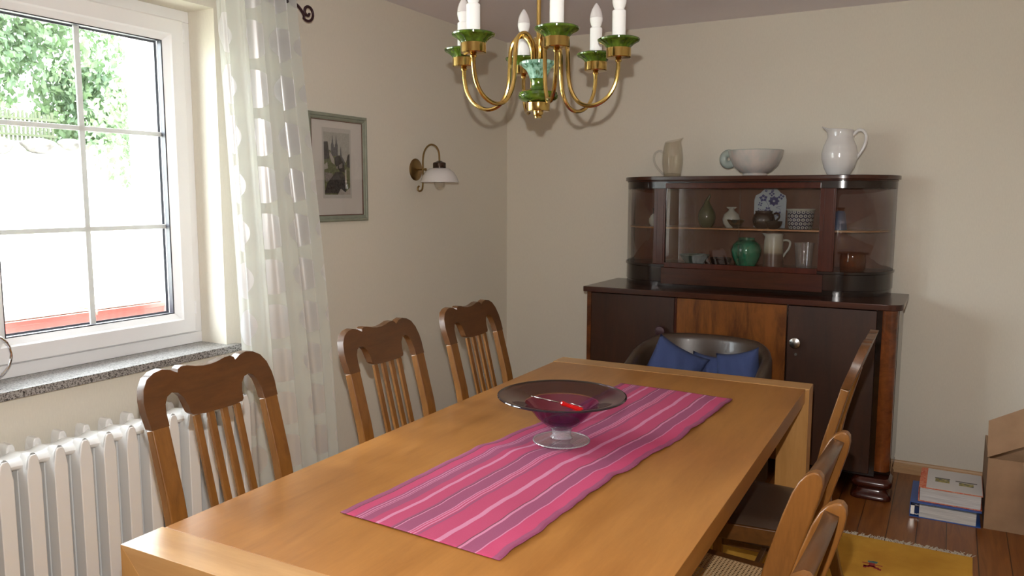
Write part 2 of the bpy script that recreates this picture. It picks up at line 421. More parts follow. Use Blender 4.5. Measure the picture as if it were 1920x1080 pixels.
# window
win = bpy.data.objects.new('window_1', None); COL.objects.link(win); win.location = (0, 0, 0); struct(win)
def ring_frame(b, x0, x1, y0, y1, z0, z1, w):
    b.box(x0, x1, y0, y1, z0, z0+w); b.box(x0, x1, y0, y1, z1-w, z1)
    b.box(x0, x1, y0, y0+w, z0+w, z1-w); b.box(x0, x1, y1-w, y1, z0+w, z1-w)
b = MB(); ring_frame(b, -.189, -.150, WY0, WY1, .872, WZ1, .046)
b.box(-.189, -.150, -3.345, -3.315, .918, WZ1-.046)
b.build('window_frame', 'pvc', win, bevel=.003)
for k, (y0, y1) in enumerate(((-3.312, -2.458), (-4.202, -3.348))):
    z0, z1 = .922, 2.205
    e = bpy.data.objects.new('window_sash', None); COL.objects.link(e); e.parent = win
    # mitred sash with stepped profile
    b = MB()
    prof = [(0, -.185), (0, -.135), (.006, -.128), (.060, -.128), (.066, -.134), (.088, -.150), (.088, -.185)]
    def corner(d, x): return [(x, y0+d, z0+d), (x, y1-d, z0+d), (x, y1-d, z1-d), (x, y0+d, z1-d)]
    rings = [[b.bm.verts.new(p) for p in corner(d, x)] for d, x in prof]
    for i in range(len(rings)):
        A, B = rings[i], rings[(i+1) % len(rings)]
        for q in range(4): b.face([A[q], A[(q+1) % 4], B[(q+1) % 4], B[q]])
    b.build('sash_frame', 'pvc', e)
    gy0, gy1, gz0, gz1 = y0+.088, y1-.088, z0+.076, z1-.088
    b = MB(); ring_frame(b, -.1745, -.152, gy0-.001, gy1+.001, z0+.086, z1-.086, .006); b.build('gasket', 'gasket', e)
    b = MB(); ring_frame(b, -.190, -.1875, gy0-.001, gy1+.001, z0+.086, z1-.086, .012); b.build('spacer', 'gasket', e)
    b = MB(); b.box(-.1765, -.1735, gy0, gy1, z0+.087, z1-.087); b.build('pane', 'pane', e)
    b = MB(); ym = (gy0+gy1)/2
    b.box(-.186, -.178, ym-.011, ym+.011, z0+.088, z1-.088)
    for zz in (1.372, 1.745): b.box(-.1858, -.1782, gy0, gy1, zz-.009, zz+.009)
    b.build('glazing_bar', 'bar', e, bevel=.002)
    for zz in (1.0, 2.12): b = MB(); b.lathe([(0, 0), (.006, 0), (.006, .05), (0, .052)], 10, (-.136, y1+.004 if k == 0 else y0-.004, zz)); b.build('hinge', 'pvc', e)
# ------------------------------------------------------------ radiator
rad = thing('radiator', 'long white cast iron radiator on the wall beneath the granite window sill', 'radiator', (.035, 0, 0))
PITCH_ = .0845
def section_mesh():
    b = MB()
    # side outline (x,z) of one cast section: two columns joined at top and bottom; build as front column + back column + hubs
    FRONT = Matrix(((0, 0, 1, 0), (1, 0, 0, 0), (0, 1, 0, 0), (0, 0, 0, 1)))
    def col_(x0, x1, d, zt):
        b.prism([(-d, .12), (d, .12), (d, zt-.062), (d*.62, zt-.010), (d*.35, zt), (-d*.35, zt), (-d*.62, zt-.010), (-d, zt-.062)], x0, x1, FRONT)
    col_(.124, .176, .0225, .700); col_(.004, .052, .020, .712); col_(.075, .105, .014, .69)
    b.grid(lambda u, v: Vector((.012+.158*v, .0205*cos(PI*u)*(.6+.4*abs(2*v-1)), .655+.046*sin(PI*u)*(.80+.30*(2*v-1)**2))), 12, 10)
    b.grid(lambda u, v: Vector((.02+.15*v, .0215*cos(PI*u), .135-.028*sin(PI*u))), 8, 4)
    return b
def hub_mesh(z):
    b = MB()
    if True:
        b.lathe([(.028, -PITCH_/2), (.026, -PITCH_/2+.014), (.0225, -PITCH_/2+.026), (.0215, 0), (.0225, PITCH_/2-.026), (.026, PITCH_/2-.014), (.028, PITCH_/2)], 16, (0, 0, 0),
                Matrix.Translation((.09, 0, z)) @ Matrix.Scale(2.3, 4, (1, 0, 0)) @ Matrix.Rotation(PI/2, 4, 'X'))
    return b
s0 = section_mesh().build('radiator_section', 'radiator', rad, bevel=.006, segs=3)
h0 = hub_mesh(.667).build('hub', 'radiator', s0); h1 = hub_mesh(.16).build('hub', 'radiator', s0)
ys = [-3.441+PITCH_*k for k in range(-8, 12)]
s0.location = (0, ys[0], 0); h0.location = h1.location = (0, PITCH_/2, 0)
for y in ys[1:]:
    c_ = s0.copy(); COL.objects.link(c_); c_.parent = rad; c_.location = (0, y, 0)
    if y < ys[-1]-.01:
        for hh in (h0, h1): h_ = hh.copy(); COL.objects.link(h_); h_.parent = c_
for y in (ys[1], ys[-2]): b = MB(); b.box(.04, .12, y-.015, y+.015, 0, .115); b.build('foot', 'radiator', rad)

# ------------------------------------------------------------ curtains
M['curtain'] = bpy.data.materials.new('sheer_dotted_curtain'); m = M['curtain']; m.use_nodes = True
t = NT(m); n = t.n
tc = t.new('ShaderNodeTexCoord'); sp = t.new('ShaderNodeSeparateXYZ'); t.l(tc.outputs['UV'], sp.inputs[0])
cx_ = t.math('SUBTRACT', t.math('FRACT', t.math('DIVIDE', sp.outputs[0], .215)), .5)
cy_ = t.math('SUBTRACT', t.math('FRACT', t.math('DIVIDE', sp.outputs[1], .197)), .5)
d2 = t.math('ADD', t.math('POWER', t.math('MULTIPLY', cx_, .215), 2), t.math('POWER', t.math('MULTIPLY', cy_, .197), 2))
dot = t.math('LESS_THAN', d2, .077**2)
colr = t.mix(dot, (.80, .82, .76), (.87, .87, .87))
t.l(colr, t.b.inputs['Base Color'])
t.l(t.math('MULTIPLY_ADD', dot, -.37, .72), t.b.inputs['Roughness'])
t.l(t.math('MULTIPLY', dot, .38), t.b.inputs['Metallic'])
tl = t.new('ShaderNodeBsdfTranslucent'); t.l(colr, tl.inputs[0])
tr = t.new('ShaderNodeBsdfTransparent')
m1 = t.new('ShaderNodeMixShader'); m1.inputs[0].default_value = .3
t.l(t.b.outputs[0], m1.inputs[1]); t.l(tl.outputs[0], m1.inputs[2])
m2 = t.new('ShaderNodeMixShader'); t.l(t.math('MULTIPLY_ADD', dot, -.12, .14), m2.inputs[0])
t.l(m1.outputs[0], m2.inputs[1]); t.l(tr.outputs[0], m2.inputs[2]); t.l(m2.outputs[0], t.out.inputs[0])

def curtain_mesh(side=1):
    H0, H1 = 2.40, .03
    def f(u, v):
        z = H0+(H1-H0)*v
        tt = (2.3-z)
        yl = -2.52+tt*.046; yr = -2.105+tt*.108+.012*sin(z*2.2)
        w = .5+.5*min(1, max(0, (u-.0)))
        # pleats: closer on the right; they loosen towards the bottom
        ph = 2*PI*(5.2*u**1.25)
        amp = (.040-.012*v)*(.25+.75*min(1, u*2.2))*(1-.35*v)
        x = .115+amp*sin(ph+.5*v)+.012*sin(ph*2.1+1.3+v*2)*(1-v*.6)+.015*v*sin(u*7+v*4)
        y = yl+(yr-yl)*(u+.022*sin(ph+1.2)*(1-v*.5))
        return Vector((x, y, z))
    b = MB()
    b.grid(f, 150, 70, lambda u, v: (u*.66+.03, v*2.37+.03))
    return b
cur = curtain_mesh().build('curtain', 'curtain', sharp=0)
tag(cur, 'pale sheer curtain with shiny satin dots hanging right of the window', 'curtain')
cur2 = cur.copy(); COL.objects.link(cur2); cur2.scale = (1, -1, 1); cur2.location = (0, -6.66, 0)
tag(cur2, 'sheer dotted curtain left of the window, seen mirrored in the cabinet glass', 'curtain')
rod = thing('curtain_rod', 'dark iron curtain rod with a spiral end above the window', 'curtain rod', (.115, 0, 2.325))
b = MB(); b.tube([(0, -4.62, 0), (0, -2.10, 0)], .008, 10); b.build('pole', 'iron', rod)
b = MB()
b.tube([(0, -2.112, 0), (0, -2.085, 0)], [.013, .009], 12)
sp_ = smoothpath([(0, -2.085, 0), (0, -2.06, -.004), (0, -2.035, -.022), (0, -2.02, -.040)], 5)
for k in range(30):
    a = -2.3+k/29*(2*PI*1.35); r = .040*(1-k/29*.80)
    sp_.append(Vector((0, -1.996+r*cos(a)-.0, -.022+r*sin(a))))
b.tube(sp_, [.0062]*len(sp_), 8); b.build('finial', 'iron', rod)
for y in (-2.3, -4.4):
    b = MB(); b.box(-.112, .0, y-.006, y+.006, -.006, .006); b.lathe([(0, 0), (.02, 0), (.02, .006), (0, .006)], 14, (0, 0, 0), Matrix.Translation((-.1145, y, 0)) @ Matrix.Rotation(PI/2, 4, 'Y'))
    b.build('bracket', 'iron', rod)

# ------------------------------------------------------------ chrome ring on the sill
rg = thing('ring_ornament', 'shiny chrome ring standing on the left part of the granite sill', 'ornament', (-.03, -3.345, .872))
b = MB(); b.lathe([(0, 0), (.032, 0), (.030, .006), (.010, .012), (.006, .036), (0, .036)], 24); b.build('base', 'chrome', rg)
b = MB(); b.tube([(0, .073*cos(a*PI/24), .106+.073*sin(a*PI/24)) for a in range(48)], .0042, 10, True); b.build('ring', 'chrome', rg)

# ------------------------------------------------------------ rug
RG = .008
rug = thing('rug', 'mustard yellow wool rug with cream fringe under the table', 'rug', (0, 0, .0005))
b = MB(); b.grid(lambda u, v: Vector((.72+2.09*u+(0.004*sin(v*40) if u > .99 else 0), -4.3+3.27*v, RG-.0005+.0004*sin(u*60)*sin(v*70)*0)), 10, 10, smooth=False)
b.box(.72, 2.81, -4.3, -1.03, 0, RG-.0012); b.build('pile', 'rug', rug)
b = MB()
random.seed(3)
for k in range(760):
    x = .72+2.09*(k+random.random())/760; dx = random.uniform(-.022, .022); L = random.uniform(.022, .055); hz = random.uniform(.0005, .0030)
    b.tube([(x, -1.031, .0035), (x+dx*.4, -1.031+L*.5, .0028+hz), (x+dx, -1.031+L, .002)], .0017, 4)
o = b.build('fringe', 'fringe', rug); o['kind'] = 'stuff'
def fig(b, rects, cx, cy):
    for (x, y, w, h) in rects:
        b.box(cx+x-w/2, cx+x+w/2, cy+y-h/2, cy+y+h/2, RG-.001, RG+.0002)
b = MB(); fig(b, [(0, .004, .022, .034), (-.018, -.018, .022, .014), (-.024, -.024, .012, .022), (.018, -.020, .020, .014), (.03, -.028, .014, .016), (-.022, .012, .03, .006), (.024, .008, .03, .006), (0, -.012, .03, .014)], 2.452, -1.312)
b.mi = 1; fig(b, [(0, .030, .034, .016), (.008, .038, .024, .008)], 2.452, -1.312)
b.build('woven_figure', ['rug_red', 'rug_teal'], rug)

# ------------------------------------------------------------ dining table
TYAW = .0138
tab = thing('dining_table', 'long light beech dining table with mitred plank end frames', 'table', (1.1156, -1.4466, RG+.0009), TYAW)
TW, TL, TZ = 1.0955, 2.2617, .76-RG-.0009
EB, EH = .105, .115     # end frame: depth along the table, plank height
b = MB(); b.box(.006, TW-.015, -TL+EB+.0015, -EB-.0015, TZ-.058, TZ-.0008); b.build('tabletop', 'tabletop', tab, bevel=.0015)
for (ya, yb) in ((-TL, -TL+EB), (-EB, 0)):
    b = MB(); b.prism([(0, TZ), (TW, TZ), (TW-EH, TZ-EH), (EH, TZ-EH)], -yb, -ya, RX90); b.build('end_beam', 'table_end', tab, bevel=.0012)
for (ya, yb) in ((-TL, -TL+EB), (-EB, 0)):
    b = MB(); b.prism([(0, 0), (EH, 0), (EH, TZ-EH-.0005), (0, TZ-.0005)], -yb, -ya, RX90); b.build('leg', 'table_leg', tab, bevel=.0012)
    b = MB(); b.prism([(TW-EH, 0), (TW, 0), (TW, TZ-.0005), (TW-EH, TZ-EH-.0005)], -yb, -ya, RX90); b.build('leg', 'table_leg', tab, bevel=.0012)

# ------------------------------------------------------------ table runner
M['runner'] = mat('pink_striped_cotton', (.5, .1, .2), .9); t = NT(M['runner'])
tc = t.new('ShaderNodeTexCoord'); sp = t.new('ShaderNodeSeparateXYZ'); t.l(tc.outputs['UV'], sp.inputs[0])
A_, B_, C_, D_ = (.33, .022, .080), (.205, .034, .090), (.44, .16, .25), (.37, .022, .085)
E_ = (.10, .018, .035)
stp = [(0, B_), (.035, E_), (.042, D_), (.10, B_), (.112, C_), (.120, B_), (.130, C_), (.138, B_), (.146, C_), (.152, B_), (.20, A_), (.245, C_), (.268, A_), (.345, B_), (.358, E_), (.364, C_), (.374, B_)]
# constant ramp is limited to 32 stops; the second half has its own ramp
stp2 = [(0, B_), (.455, C_), (.463, A_), (.472, C_), (.480, A_), (.490, C_), (.498, A_), (.506, B_), (.52, A_), (.625, C_), (.655, A_), (.755, E_), (.762, C_), (.778, B_), (.86, C_), (.868, D_), (.955, B_)]
r1 = t.ramp(sp.outputs[0], stp, 'CONSTANT'); r2_ = t.ramp(sp.outputs[0], stp2, 'CONSTANT')
c = t.mix(t.math('GREATER_THAN', sp.outputs[0], .42), r1, r2_)
wv = t.noise(t.coord('UV', (160, 520, 1)), 1, 2)
c = t.mix(t.math('MULTIPLY', wv, .16), c, (.42, .15, .24)); t.l(c, t.b.inputs['Base Color'])
t.bump(wv, .25, .001)
b = MB()
def runner_f(u, v):
    # v 0 = near end, 1 = far end
    x0, y0, x1, y1 = 1.442, -3.350, 1.545, -1.812
    L = math.hypot(x1-x0, y1-y0); dx, dy = (x1-x0)/L, (y1-y0)/L
    px, py = dy, -dx
    w = .448
    s_ = v*L
    k = math.exp(-((v-.41-.06*(u-.5))/.028)**2)
    side = .010*sin(v*9+1)*(v*(1-v)*4)*.6+.020/(1+math.exp(-(v-.395)/.010))-.020*v+.006/(1+math.exp(-(v-.55)/.006))-.006*v
    ww = u*w+side+(.0022*sin(v*23)+.002*sin(v*57+2)+.0012*sin(v*131))*(1 if u > .9 else .5)
    z = .7622+.0065*k*(.4+.6*sin(u*PI))+.0012*(1+sin(v*31+u*5))*(.4+u*.6)+.0025*math.exp(-((v-.56)/.015)**2)*(u**2)
    if u > .93: z += .002*max(0, sin(v*38))
    return Vector((x0+dx*s_+px*ww, y0+dy*s_+py*ww, z))
b.grid(runner_f, 40, 220, lambda u, v: (u, v))
o = b.build('table_runner', 'runner', sharp=0, solid=.0012)
tag(o, 'pink and mauve striped cloth runner laid along the dining table', 'table runner')

# ------------------------------------------------------------ glass bowl and screwdriver
bowl = thing('footed_bowl', 'wide purple glass bowl on a clear foot standing on the pink runner', 'bowl', (1.668, -2.62, .7695))
b = MB(); b.lathe([(0, 0), (.083, 0), (.086, .002), (.084, .005), (.060, .007), (.030, .011), (0, .012)], 64); b.build('foot', 'clear', bowl)
b = MB(); b.tube([(.0845*cos(a*PI/40), .0845*sin(a*PI/40), .003) for a in range(80)], .0022, 8, True); b.build('foot_edge', 'thick_clear', bowl)
b = MB(); b.lathe([(.034, .0125), (.029, .018), (.028, .027), (.030, .034), (.032, .038), (0, .038)], 40); b.build('stem', 'thick_clear', bowl)
b = MB(); b.lathe([(0, .040), (.030, .041), (.052, .054), (.074, .073), (.094, .097), (.112, .116)], 64)
b.lathe([(.110, .1165), (.091, .099), (.071, .076), (.049, .058), (.026, .047), (0, .046)], 64); b.build('basin', 'purple', bowl)
b = MB(); b.lathe([(.112, .1165), (.135, .124), (.165, .131), (.188, .136), (.192, .139), (.191, .1425), (.187, .143), (.163, .136), (.133, .129), (.110, .1200)], 96); b.build('rim', 'rimglass', bowl)
b = MB(); b.tube([(.1905*cos(a*PI/48), .1905*sin(a*PI/48), 0.1395) for a in range(96)], .0030, 8, True); b.build('rim_edge', 'darkedge', bowl)
sd = thing('screwdriver', 'small screwdriver with a clear red handle lying in the purple bowl', 'screwdriver', (1.668, -2.62, .7695))
B0 = Vector((-.088, -.016, .128)); B1 = Vector((-.004, .008, .113)); B2 = Vector((.066, .012, .098))
b = MB(); b.tube([B0, B1], .0020, 10); b.tube([B0-(B1-B0).normalized()*.006, B0], [.0012, .0024], 8); b.build('shaft', 'steel', sd)
d = (B2-B1).normalized()
b = MB(); b.tube([B1-d*.001, B1+d*.004, B1+d*.012, B1+d*.02, B1+d*.05, B1+d*.066, B1+d*.07], [.006, .0085, .0068, .0062, .0078, .0075, .004], 8); b.build('handle', 'red_plastic', sd)
b = MB(); b.tube([B1+d*.03+Vector((0, 0, .0095)), B1+d*.072+Vector((0, 0, .0098))], .0012, 6); b.build('clip', 'steel', sd)

# ------------------------------------------------------------ chairs
def yb_(z):
    """back line of the tall chair"""
    P = [(0, -.305), (.15, -.255), (.30, -.218), (.45, -.200), (.60, -.212), (.75, -.240), (.925, -.285), (1.06, -.332)]
    for (za, ya), (zb, yb) in zip(P, P[1:]):
        if z <= zb: return ya+(yb-ya)*(z-za)/(zb-za)
    return P[-1][1]
def tall_chair(label, group):
    r = thing('dining_chair', label, 'chair', (0, 0, 0), 0, group)
    # crest rail with two arches and cusps
    half = [(.205, .922), (.2085, .96), (.207, .99), (.199, 1.018), (.183, 1.040), (.160, 1.052), (.135, 1.056), (.112, 1.051), (.098, 1.043), (.093, 1.041), (.090, 1.049), (.080, 1.054), (.060, 1.053), (.035, 1.047), (.012, 1.044)]
    bot = [(.155, .922), (.1545, .950), (.150, .974), (.140, .990), (.125, .997), (.108, .993), (.095, .979), (.088, .958), (.086, .938), (.080, .932), (.04, .928)]
    outl = half + [(-x, z) for x, z in half[::-1]] + [(-x, z) for x, z in bot] + [(x, z) for x, z in bot[::-1]]
    b = MB()
    a = [b.bm.verts.new((x, yb_(z)+.013, z)) for x, z in outl]
    c_ = [b.bm.verts.new((x, yb_(z)-.013, z)) for x, z in outl]
    nn = len(outl); f1 = b.face(a); f2 = b.face(c_[::-1])
    for i in range(nn): b.face([a[i], c_[i], c_[(i+1) % nn], a[(i+1) % nn]])
    bmesh.ops.triangulate(b.bm, faces=[f1, f2])
    b.build('crest_rail', 'chair_top', r, bevel=.003)
    for s in (-1, 1):
        b = MB()
        zs = [0, .1, .2, .3, .45, .6, .75, .9215]
        b.sweep_rect([(s*(.180 if z > .4 else .180), yb_(z), z) for z in zs], [.034, .036, .040, .044, .048, .049, .049, .049], [.030, .032, .034, .036, .034, .030, .027, .025])
        for v in b.bm.verts:
            if v.co.z < .02: v.co.z = 0
        b.build('rear_leg', 'chair', r, bevel=.004)
    for x in (-.066, -.022, .022, .066):
        b = MB(); b.sweep_rect([(x*1.0, yb_(z)+.002, z) for z in (.535, .7, .9275)], .020, .010); b.build('slat', 'chair', r, bevel=.002)
    b = MB(); b.sweep_rect([(-.155, yb_(.515)+.001, .515), (.155, yb_(.515)+.001, .515)], .036, .018, Vector((0, 0, 1))); b.build('lower_rail', 'chair', r, bevel=.003)
    b = MB(); b.prism([(-.19, -.182), (.19, -.182), (.222, .20), (-.222, .20)], .385, .440); b.build('seat_frame', 'chair_top', r, bevel=.004)
    b = MB()
    def sf(u, v):
        y = -.178+.374*v; w = .185+.032*v
        e = (1-abs(2*u-1)**6)*(1-abs(2*v-1)**6)
        return Vector((w*(2*u-1), y, .4415+.022*e**.4))
    b.grid(sf, 20, 20); b.build('seat_cushion', 'leather', r, sharp=0)
    for s in (-1, 1):
        b = MB(); b.sweep_rect([(s*.192, .172, 0), (s*.194, .174, .384)], [.028, .040], [.028, .040]); b.build('front_leg', 'chair', r, bevel=.003)
        b = MB(); b.sweep_rect([(s*.182, -.233, .20), (s*.191, .155, .20)], .018, .026, Vector((1, 0, 0))); b.build('side_stretcher', 'chair_top', r, bevel=.002)
    b = MB(); b.sweep_rect([(-.175, .0, .20), (.175, .0, .20)], .024, .018, Vector((0, 0, 1))); b.build('cross_stretcher', 'chair_top', r, bevel=.002)
    return r
GL = 'tall slatted chairs tucked against the left side of the table'
c1 = tall_chair('tall slatted wooden chair in front of the white radiator, nearest of the left row', GL)
LIFT = RG+.0009
def place(o, x, y, rz): o.location = (x, y, LIFT); o.rotation_euler = (0, 0, rz)
place(c1, 1.262, -3.300, -PI/2)
c2 = copy_tree(c1); place(c2, 1.272, -2.585, -PI/2+.01); c2['label'] = 'tall slatted wooden chair beside the curtain hem, middle of the left row'
c3 = copy_tree(c1); place(c3, 1.272, -2.005, -PI/2+.01); c3['label'] = 'tall slatted wooden chair below the wall lamp, farthest of the left row'
c4 = copy_tree(c1); place(c4, 2.124, -2.015, PI/2); c4['label'] = 'tall slatted wooden chair seen edge-on right of the table before the sideboard'
c4['group'] = 'chairs along the right side of the table'

M['cane'] = bpy.data.materials.new('woven_cane'); m = M['cane']; m.use_nodes = True; t = NT(m)
t.b.inputs['Roughness'].default_value = .6
tc = t.new('ShaderNodeTexCoord'); sp = t.new('ShaderNodeSeparateXYZ'); t.l(tc.outputs['UV'], sp.inputs[0])
fx = t.math('SUBTRACT', t.math('FRACT', t.math('MULTIPLY', sp.outputs[0], 30)), .5)
fy = t.math('SUBTRACT', t.math('FRACT', t.math('MULTIPLY', sp.outputs[1], 30)), .5)
hd = t.math('ADD', t.math('POWER', fx, 2), t.math('POWER', fy, 2))
hole = t.math('LESS_THAN', hd, .075)
wv = t.noise(t.coord('UV', (200, 30, 1)), 1, 2)
t.l(t.ramp(wv, [(.3, (.34, .21, .10)), (.7, (.56, .40, .22))]), t.b.inputs['Base Color'])
tr = t.new('ShaderNodeBsdfTransparent'); mx = t.new('ShaderNodeMixShader'); t.l(hole, mx.inputs[0]); t.l(t.b.outputs[0], mx.inputs[1]); t.l(tr.outputs[0], mx.inputs[2]); t.l(mx.outputs[0], t.out.inputs[0])

def low_chair(label, group):
    r = thing('cane_chair', label, 'chair', (0, 0, 0), 0, group)
    def yl(z): return -.205-.115*max(0, (z-.45)/.42)**1.15 if z > .45 else -.205-.075*((.45-z)/.45)**1.6
    for s in (-1, 1):
        zs = [0, .15, .30, .45, .55, .65, .75, .81, .84, .858, .868]
        wd = [.030, .036, .042, .050, .060, .066, .066, .062, .052, .036, .012]
        fr_ = [(yl(z)+w*.55, z) for z, w in zip(zs, wd)]; bk = [(yl(z)-w*.45, z) for z, w in zip(zs, wd)]
        b = MB(); b.prism(fr_+bk[::-1], s*.183-.015, s*.183+.015, Matrix(((0, 0, 1, 0), (1, 0, 0, 0), (0, 1, 0, 0), (0, 0, 0, 1))))
        b.build('rear_leg', 'chair_low', r, bevel=.005, segs=3)
    b = MB()
    b.grid(lambda u, v: Vector((.167*(2*u-1), yl(.70+.145*v)+.006-.012*(1-(2*u-1)**2)*.6, .70+.145*v+.012*(1-(2*u-1)**2)*v)), 16, 6)
    b.build('crest_rail', 'chair_top', r, solid=.030, sharp=0)
    b = MB(); b.sweep_rect([(-.167, yl(.56)+.004, .56), (.167, yl(.56)+.004, .56)], .035, .018, Vector((0, 0, 1))); b.build('lower_rail', 'chair_low', r, bevel=.003)
    for x in (-.07, 0, .07):
        b = MB(); b.sweep_rect([(x, yl(z)+.002, z) for z in (.578, .64, .70)], .030, .010); b.build('slat', 'chair_low', r, bevel=.002)
    b = MB()
    o_ = [(-.175, -.175), (.175, -.175), (.20, .20), (-.20, .20)]; i_ = [(-.135, -.14), (.135, -.14), (.158, .165), (-.158, .165)]
    for k in range(4):
        k2 = (k+1) % 4
        b.prism([o_[k], o_[k2], i_[k2], i_[k]], .40, .448)
    b.build('seat_frame', 'chair_top', r, bevel=.003)
    b = MB(); b.grid(lambda u, v: Vector(((.140+.022*v)*(2*u-1), -.145+.315*v, .4495-.004*sin(PI*u)*sin(PI*v))), 12, 12, lambda u, v: (u*.30/.30, v))
    b.build('cane_seat', 'cane', r, sharp=0)
    for s in (-1, 1):
        b = MB(); b.sweep_rect([(s*.178, .178, 0), (s*.180, .180, .399)], [.026, .038], [.026, .038]); b.build('front_leg', 'chair_low', r, bevel=.003)
        b = MB(); b.sweep_rect([(s*.182, -.215, .22), (s*.180, .160, .22)], .016, .024, Vector((1, 0, 0))); b.build('side_stretcher', 'chair_top', r, bevel=.002)
    return r
GR = 'chairs along the right side of the table'
l1 = low_chair('low wooden chair with cane seat right of the table, nearer than the tall chair', GR)
place(l1, 2.112, -2.645, PI/2-.05)
l2 = copy_tree(l1); place(l2, 2.165, -3.185, PI/2-.03); l2['label'] = 'low wooden chair nearest the camera on the right, cut by the bottom edge'

# ------------------------------------------------------------ armchair and pillows
ac = thing('armchair', 'dark brown leather tub armchair between the table end and the sideboard', 'armchair', (1.625, -.98, RG+.0009), 0)
def ushape(s_, off=0):
    """s_ 0..1 from left arm front round the back to right arm front"""
    hw, dp, rr = .335-off, .315, .20
    a = s_*PI
    # superellipse-like U
    if s_ < .22: x = -hw; y = -dp+(s_/.22)*(dp-.02); return x, y
    if s_ > .78: x = hw; y = -dp+((1-s_)/.22)*(dp-.02); return x, y
    a = PI-(s_-.22)/.56*PI
    return hw*cos(a), -.02+(.29-off)*abs(sin(a))**.75
def ac_top(s_): 
    k = abs(2*s_-1)
    return .792-.03*k*k-.140*max(0, (k-.30)/.70)**1.1
b = MB()
def shell(u, v):
    # v around cross-section: outer bottom, outer top, rounded, inner top, inner bottom
    s_ = u; zt = ac_top(s_)
    cs = [(0, .16), (0, .45), (0, zt-.03), (.006, zt-.008), (.022, zt), (.040, zt-.008), (.048, zt-.03), (.055, .45), (.055, .34)]
    off, z = cs[min(8, int(round(v*8)))]
    x, y = ushape(s_, off)
    return Vector((x, y, z))
b.grid(shell, 60, 8); b.build('back_shell', 'leather', ac, sharp=0)
for s in (-1, 1):
    b = MB(); b.box(s*.307-.028, s*.307+.028, -.332, -.3155, .16, .615); b.build('arm_front', 'mahogany', ac, bevel=.006)
b = MB(); b.box(-.276, .276, -.33, .19, .17, .335); b.build('seat_base', 'leather', ac, bevel=.02)
b = MB(); b.box(-.272, .272, -.34, .18, .337, .44); b.build('seat_cushion', 'leather', ac, bevel=.035, segs=4)
for sx_ in (-1, 1):
    for sy_ in (-1, 1):
        b = MB(); b.sweep_rect([(sx_*.25, -.06+sy_*.22, 0), (sx_*.25, -.06+sy_*.22, .169)], [.026, .04], [.026, .04]); b.build('leg', 'mahogany_dark', ac, bevel=.002)
def pillow(name, label, loc, rot, w, h, t_=.12):
    b = MB()
    def f(sgn):
        def g_(u, v):
            a, c_ = 2*u-1, 2*v-1
            e = (1-a*a)*(1-c_*c_)
            pin = 1-.10*(1-a*a)*abs(c_)**2; pin2 = 1-.10*(1-c_*c_)*abs(a)**2
            cr = .006*sin(9*a+4*c_)*e
            return Vector((a*w/2*pin2, sgn*(t_/2*e**.45+cr), c_*h/2*pin))
        return g_
    b.grid(f(1), 20, 20); b.grid(f(-1), 20, 20)
    bmesh.ops.remove_doubles(b.bm, verts=b.bm.verts[:], dist=.0004)
    o = b.build(name, 'pillow', sharp=0); o.location = loc; o.rotation_euler = rot
    return tag(o, label, 'pillow', 'blue pillows in the armchair')
pillow('pillow', 'blue pillow leaning in the left of the armchair, its corner pointing up left', (1.478, -.985, .615), (-.30, math.radians(26), .22), .27, .34)
pillow('pillow', 'blue pillow half hidden between the two others in the armchair', (1.648, -.885, .588), (-.22, math.radians(4), 0), .20, .28, .10)
pillow('pillow', 'blue pillow leaning in the right of the armchair, its corner pointing up right', (1.812, -.955, .606), (-.30, math.radians(-15), -.25), .23, .34)

# ------------------------------------------------------------ sideboard
SX0, SX1, SYF, SZ = .816, 2.478, -.549, .985
sb = thing('sideboard', 'dark mahogany sideboard with a burl middle door against the back wall', 'sideboard', (0, 0, 0))
def rounded(x0, x1, y0, y1, rr, n_=8, left=True):
    """outline with rounded front corners (front = y0)"""
    p = []
    p += [(x1-rr+rr*cos(a), y0+rr+rr*sin(a)) for a in [(-PI/2)+(PI/2)*k/n_ for k in range(n_+1)]]
    p += [(x1, y1), (x0, y1)]
    if left: p += [(x0+rr-rr*cos(a), y0+rr-rr*sin(a)) for a in [(PI/2)*k/n_ for k in range(n_+1)]]
    else: p += [(x0, y0)]
    return p
b = MB(); b.prism(rounded(SX0, SX1, SYF, -.012, .07, 8, False), SZ-.030, SZ); b.build('top_slab', 'mahogany_h', sb, bevel=.003)
BX0, BX1, BYF = SX0+.014, SX1-.02, SYF+.030
b = MB(); b.prism([(BX0, BYF+.01), (BX1-.07, BYF+.01), (BX1-.07, BYF+.06), (BX1, BYF+.075), (BX1, -.02), (BX0, -.02)], .115, SZ-.031); b.build('carcass', 'mahogany_dark', sb)
b = MB(); b.lathe([(.044, .145), (.044, SZ-.0315)], 24, (BX1-.045, BYF+.047, 0)); b.build('corner_column', 'column', sb)
b = MB(); b.box(BX0, BX0+.026, BYF-.004, BYF+.0095, .12, SZ-.0315); b.build('left_stile', 'column', sb, bevel=.002)
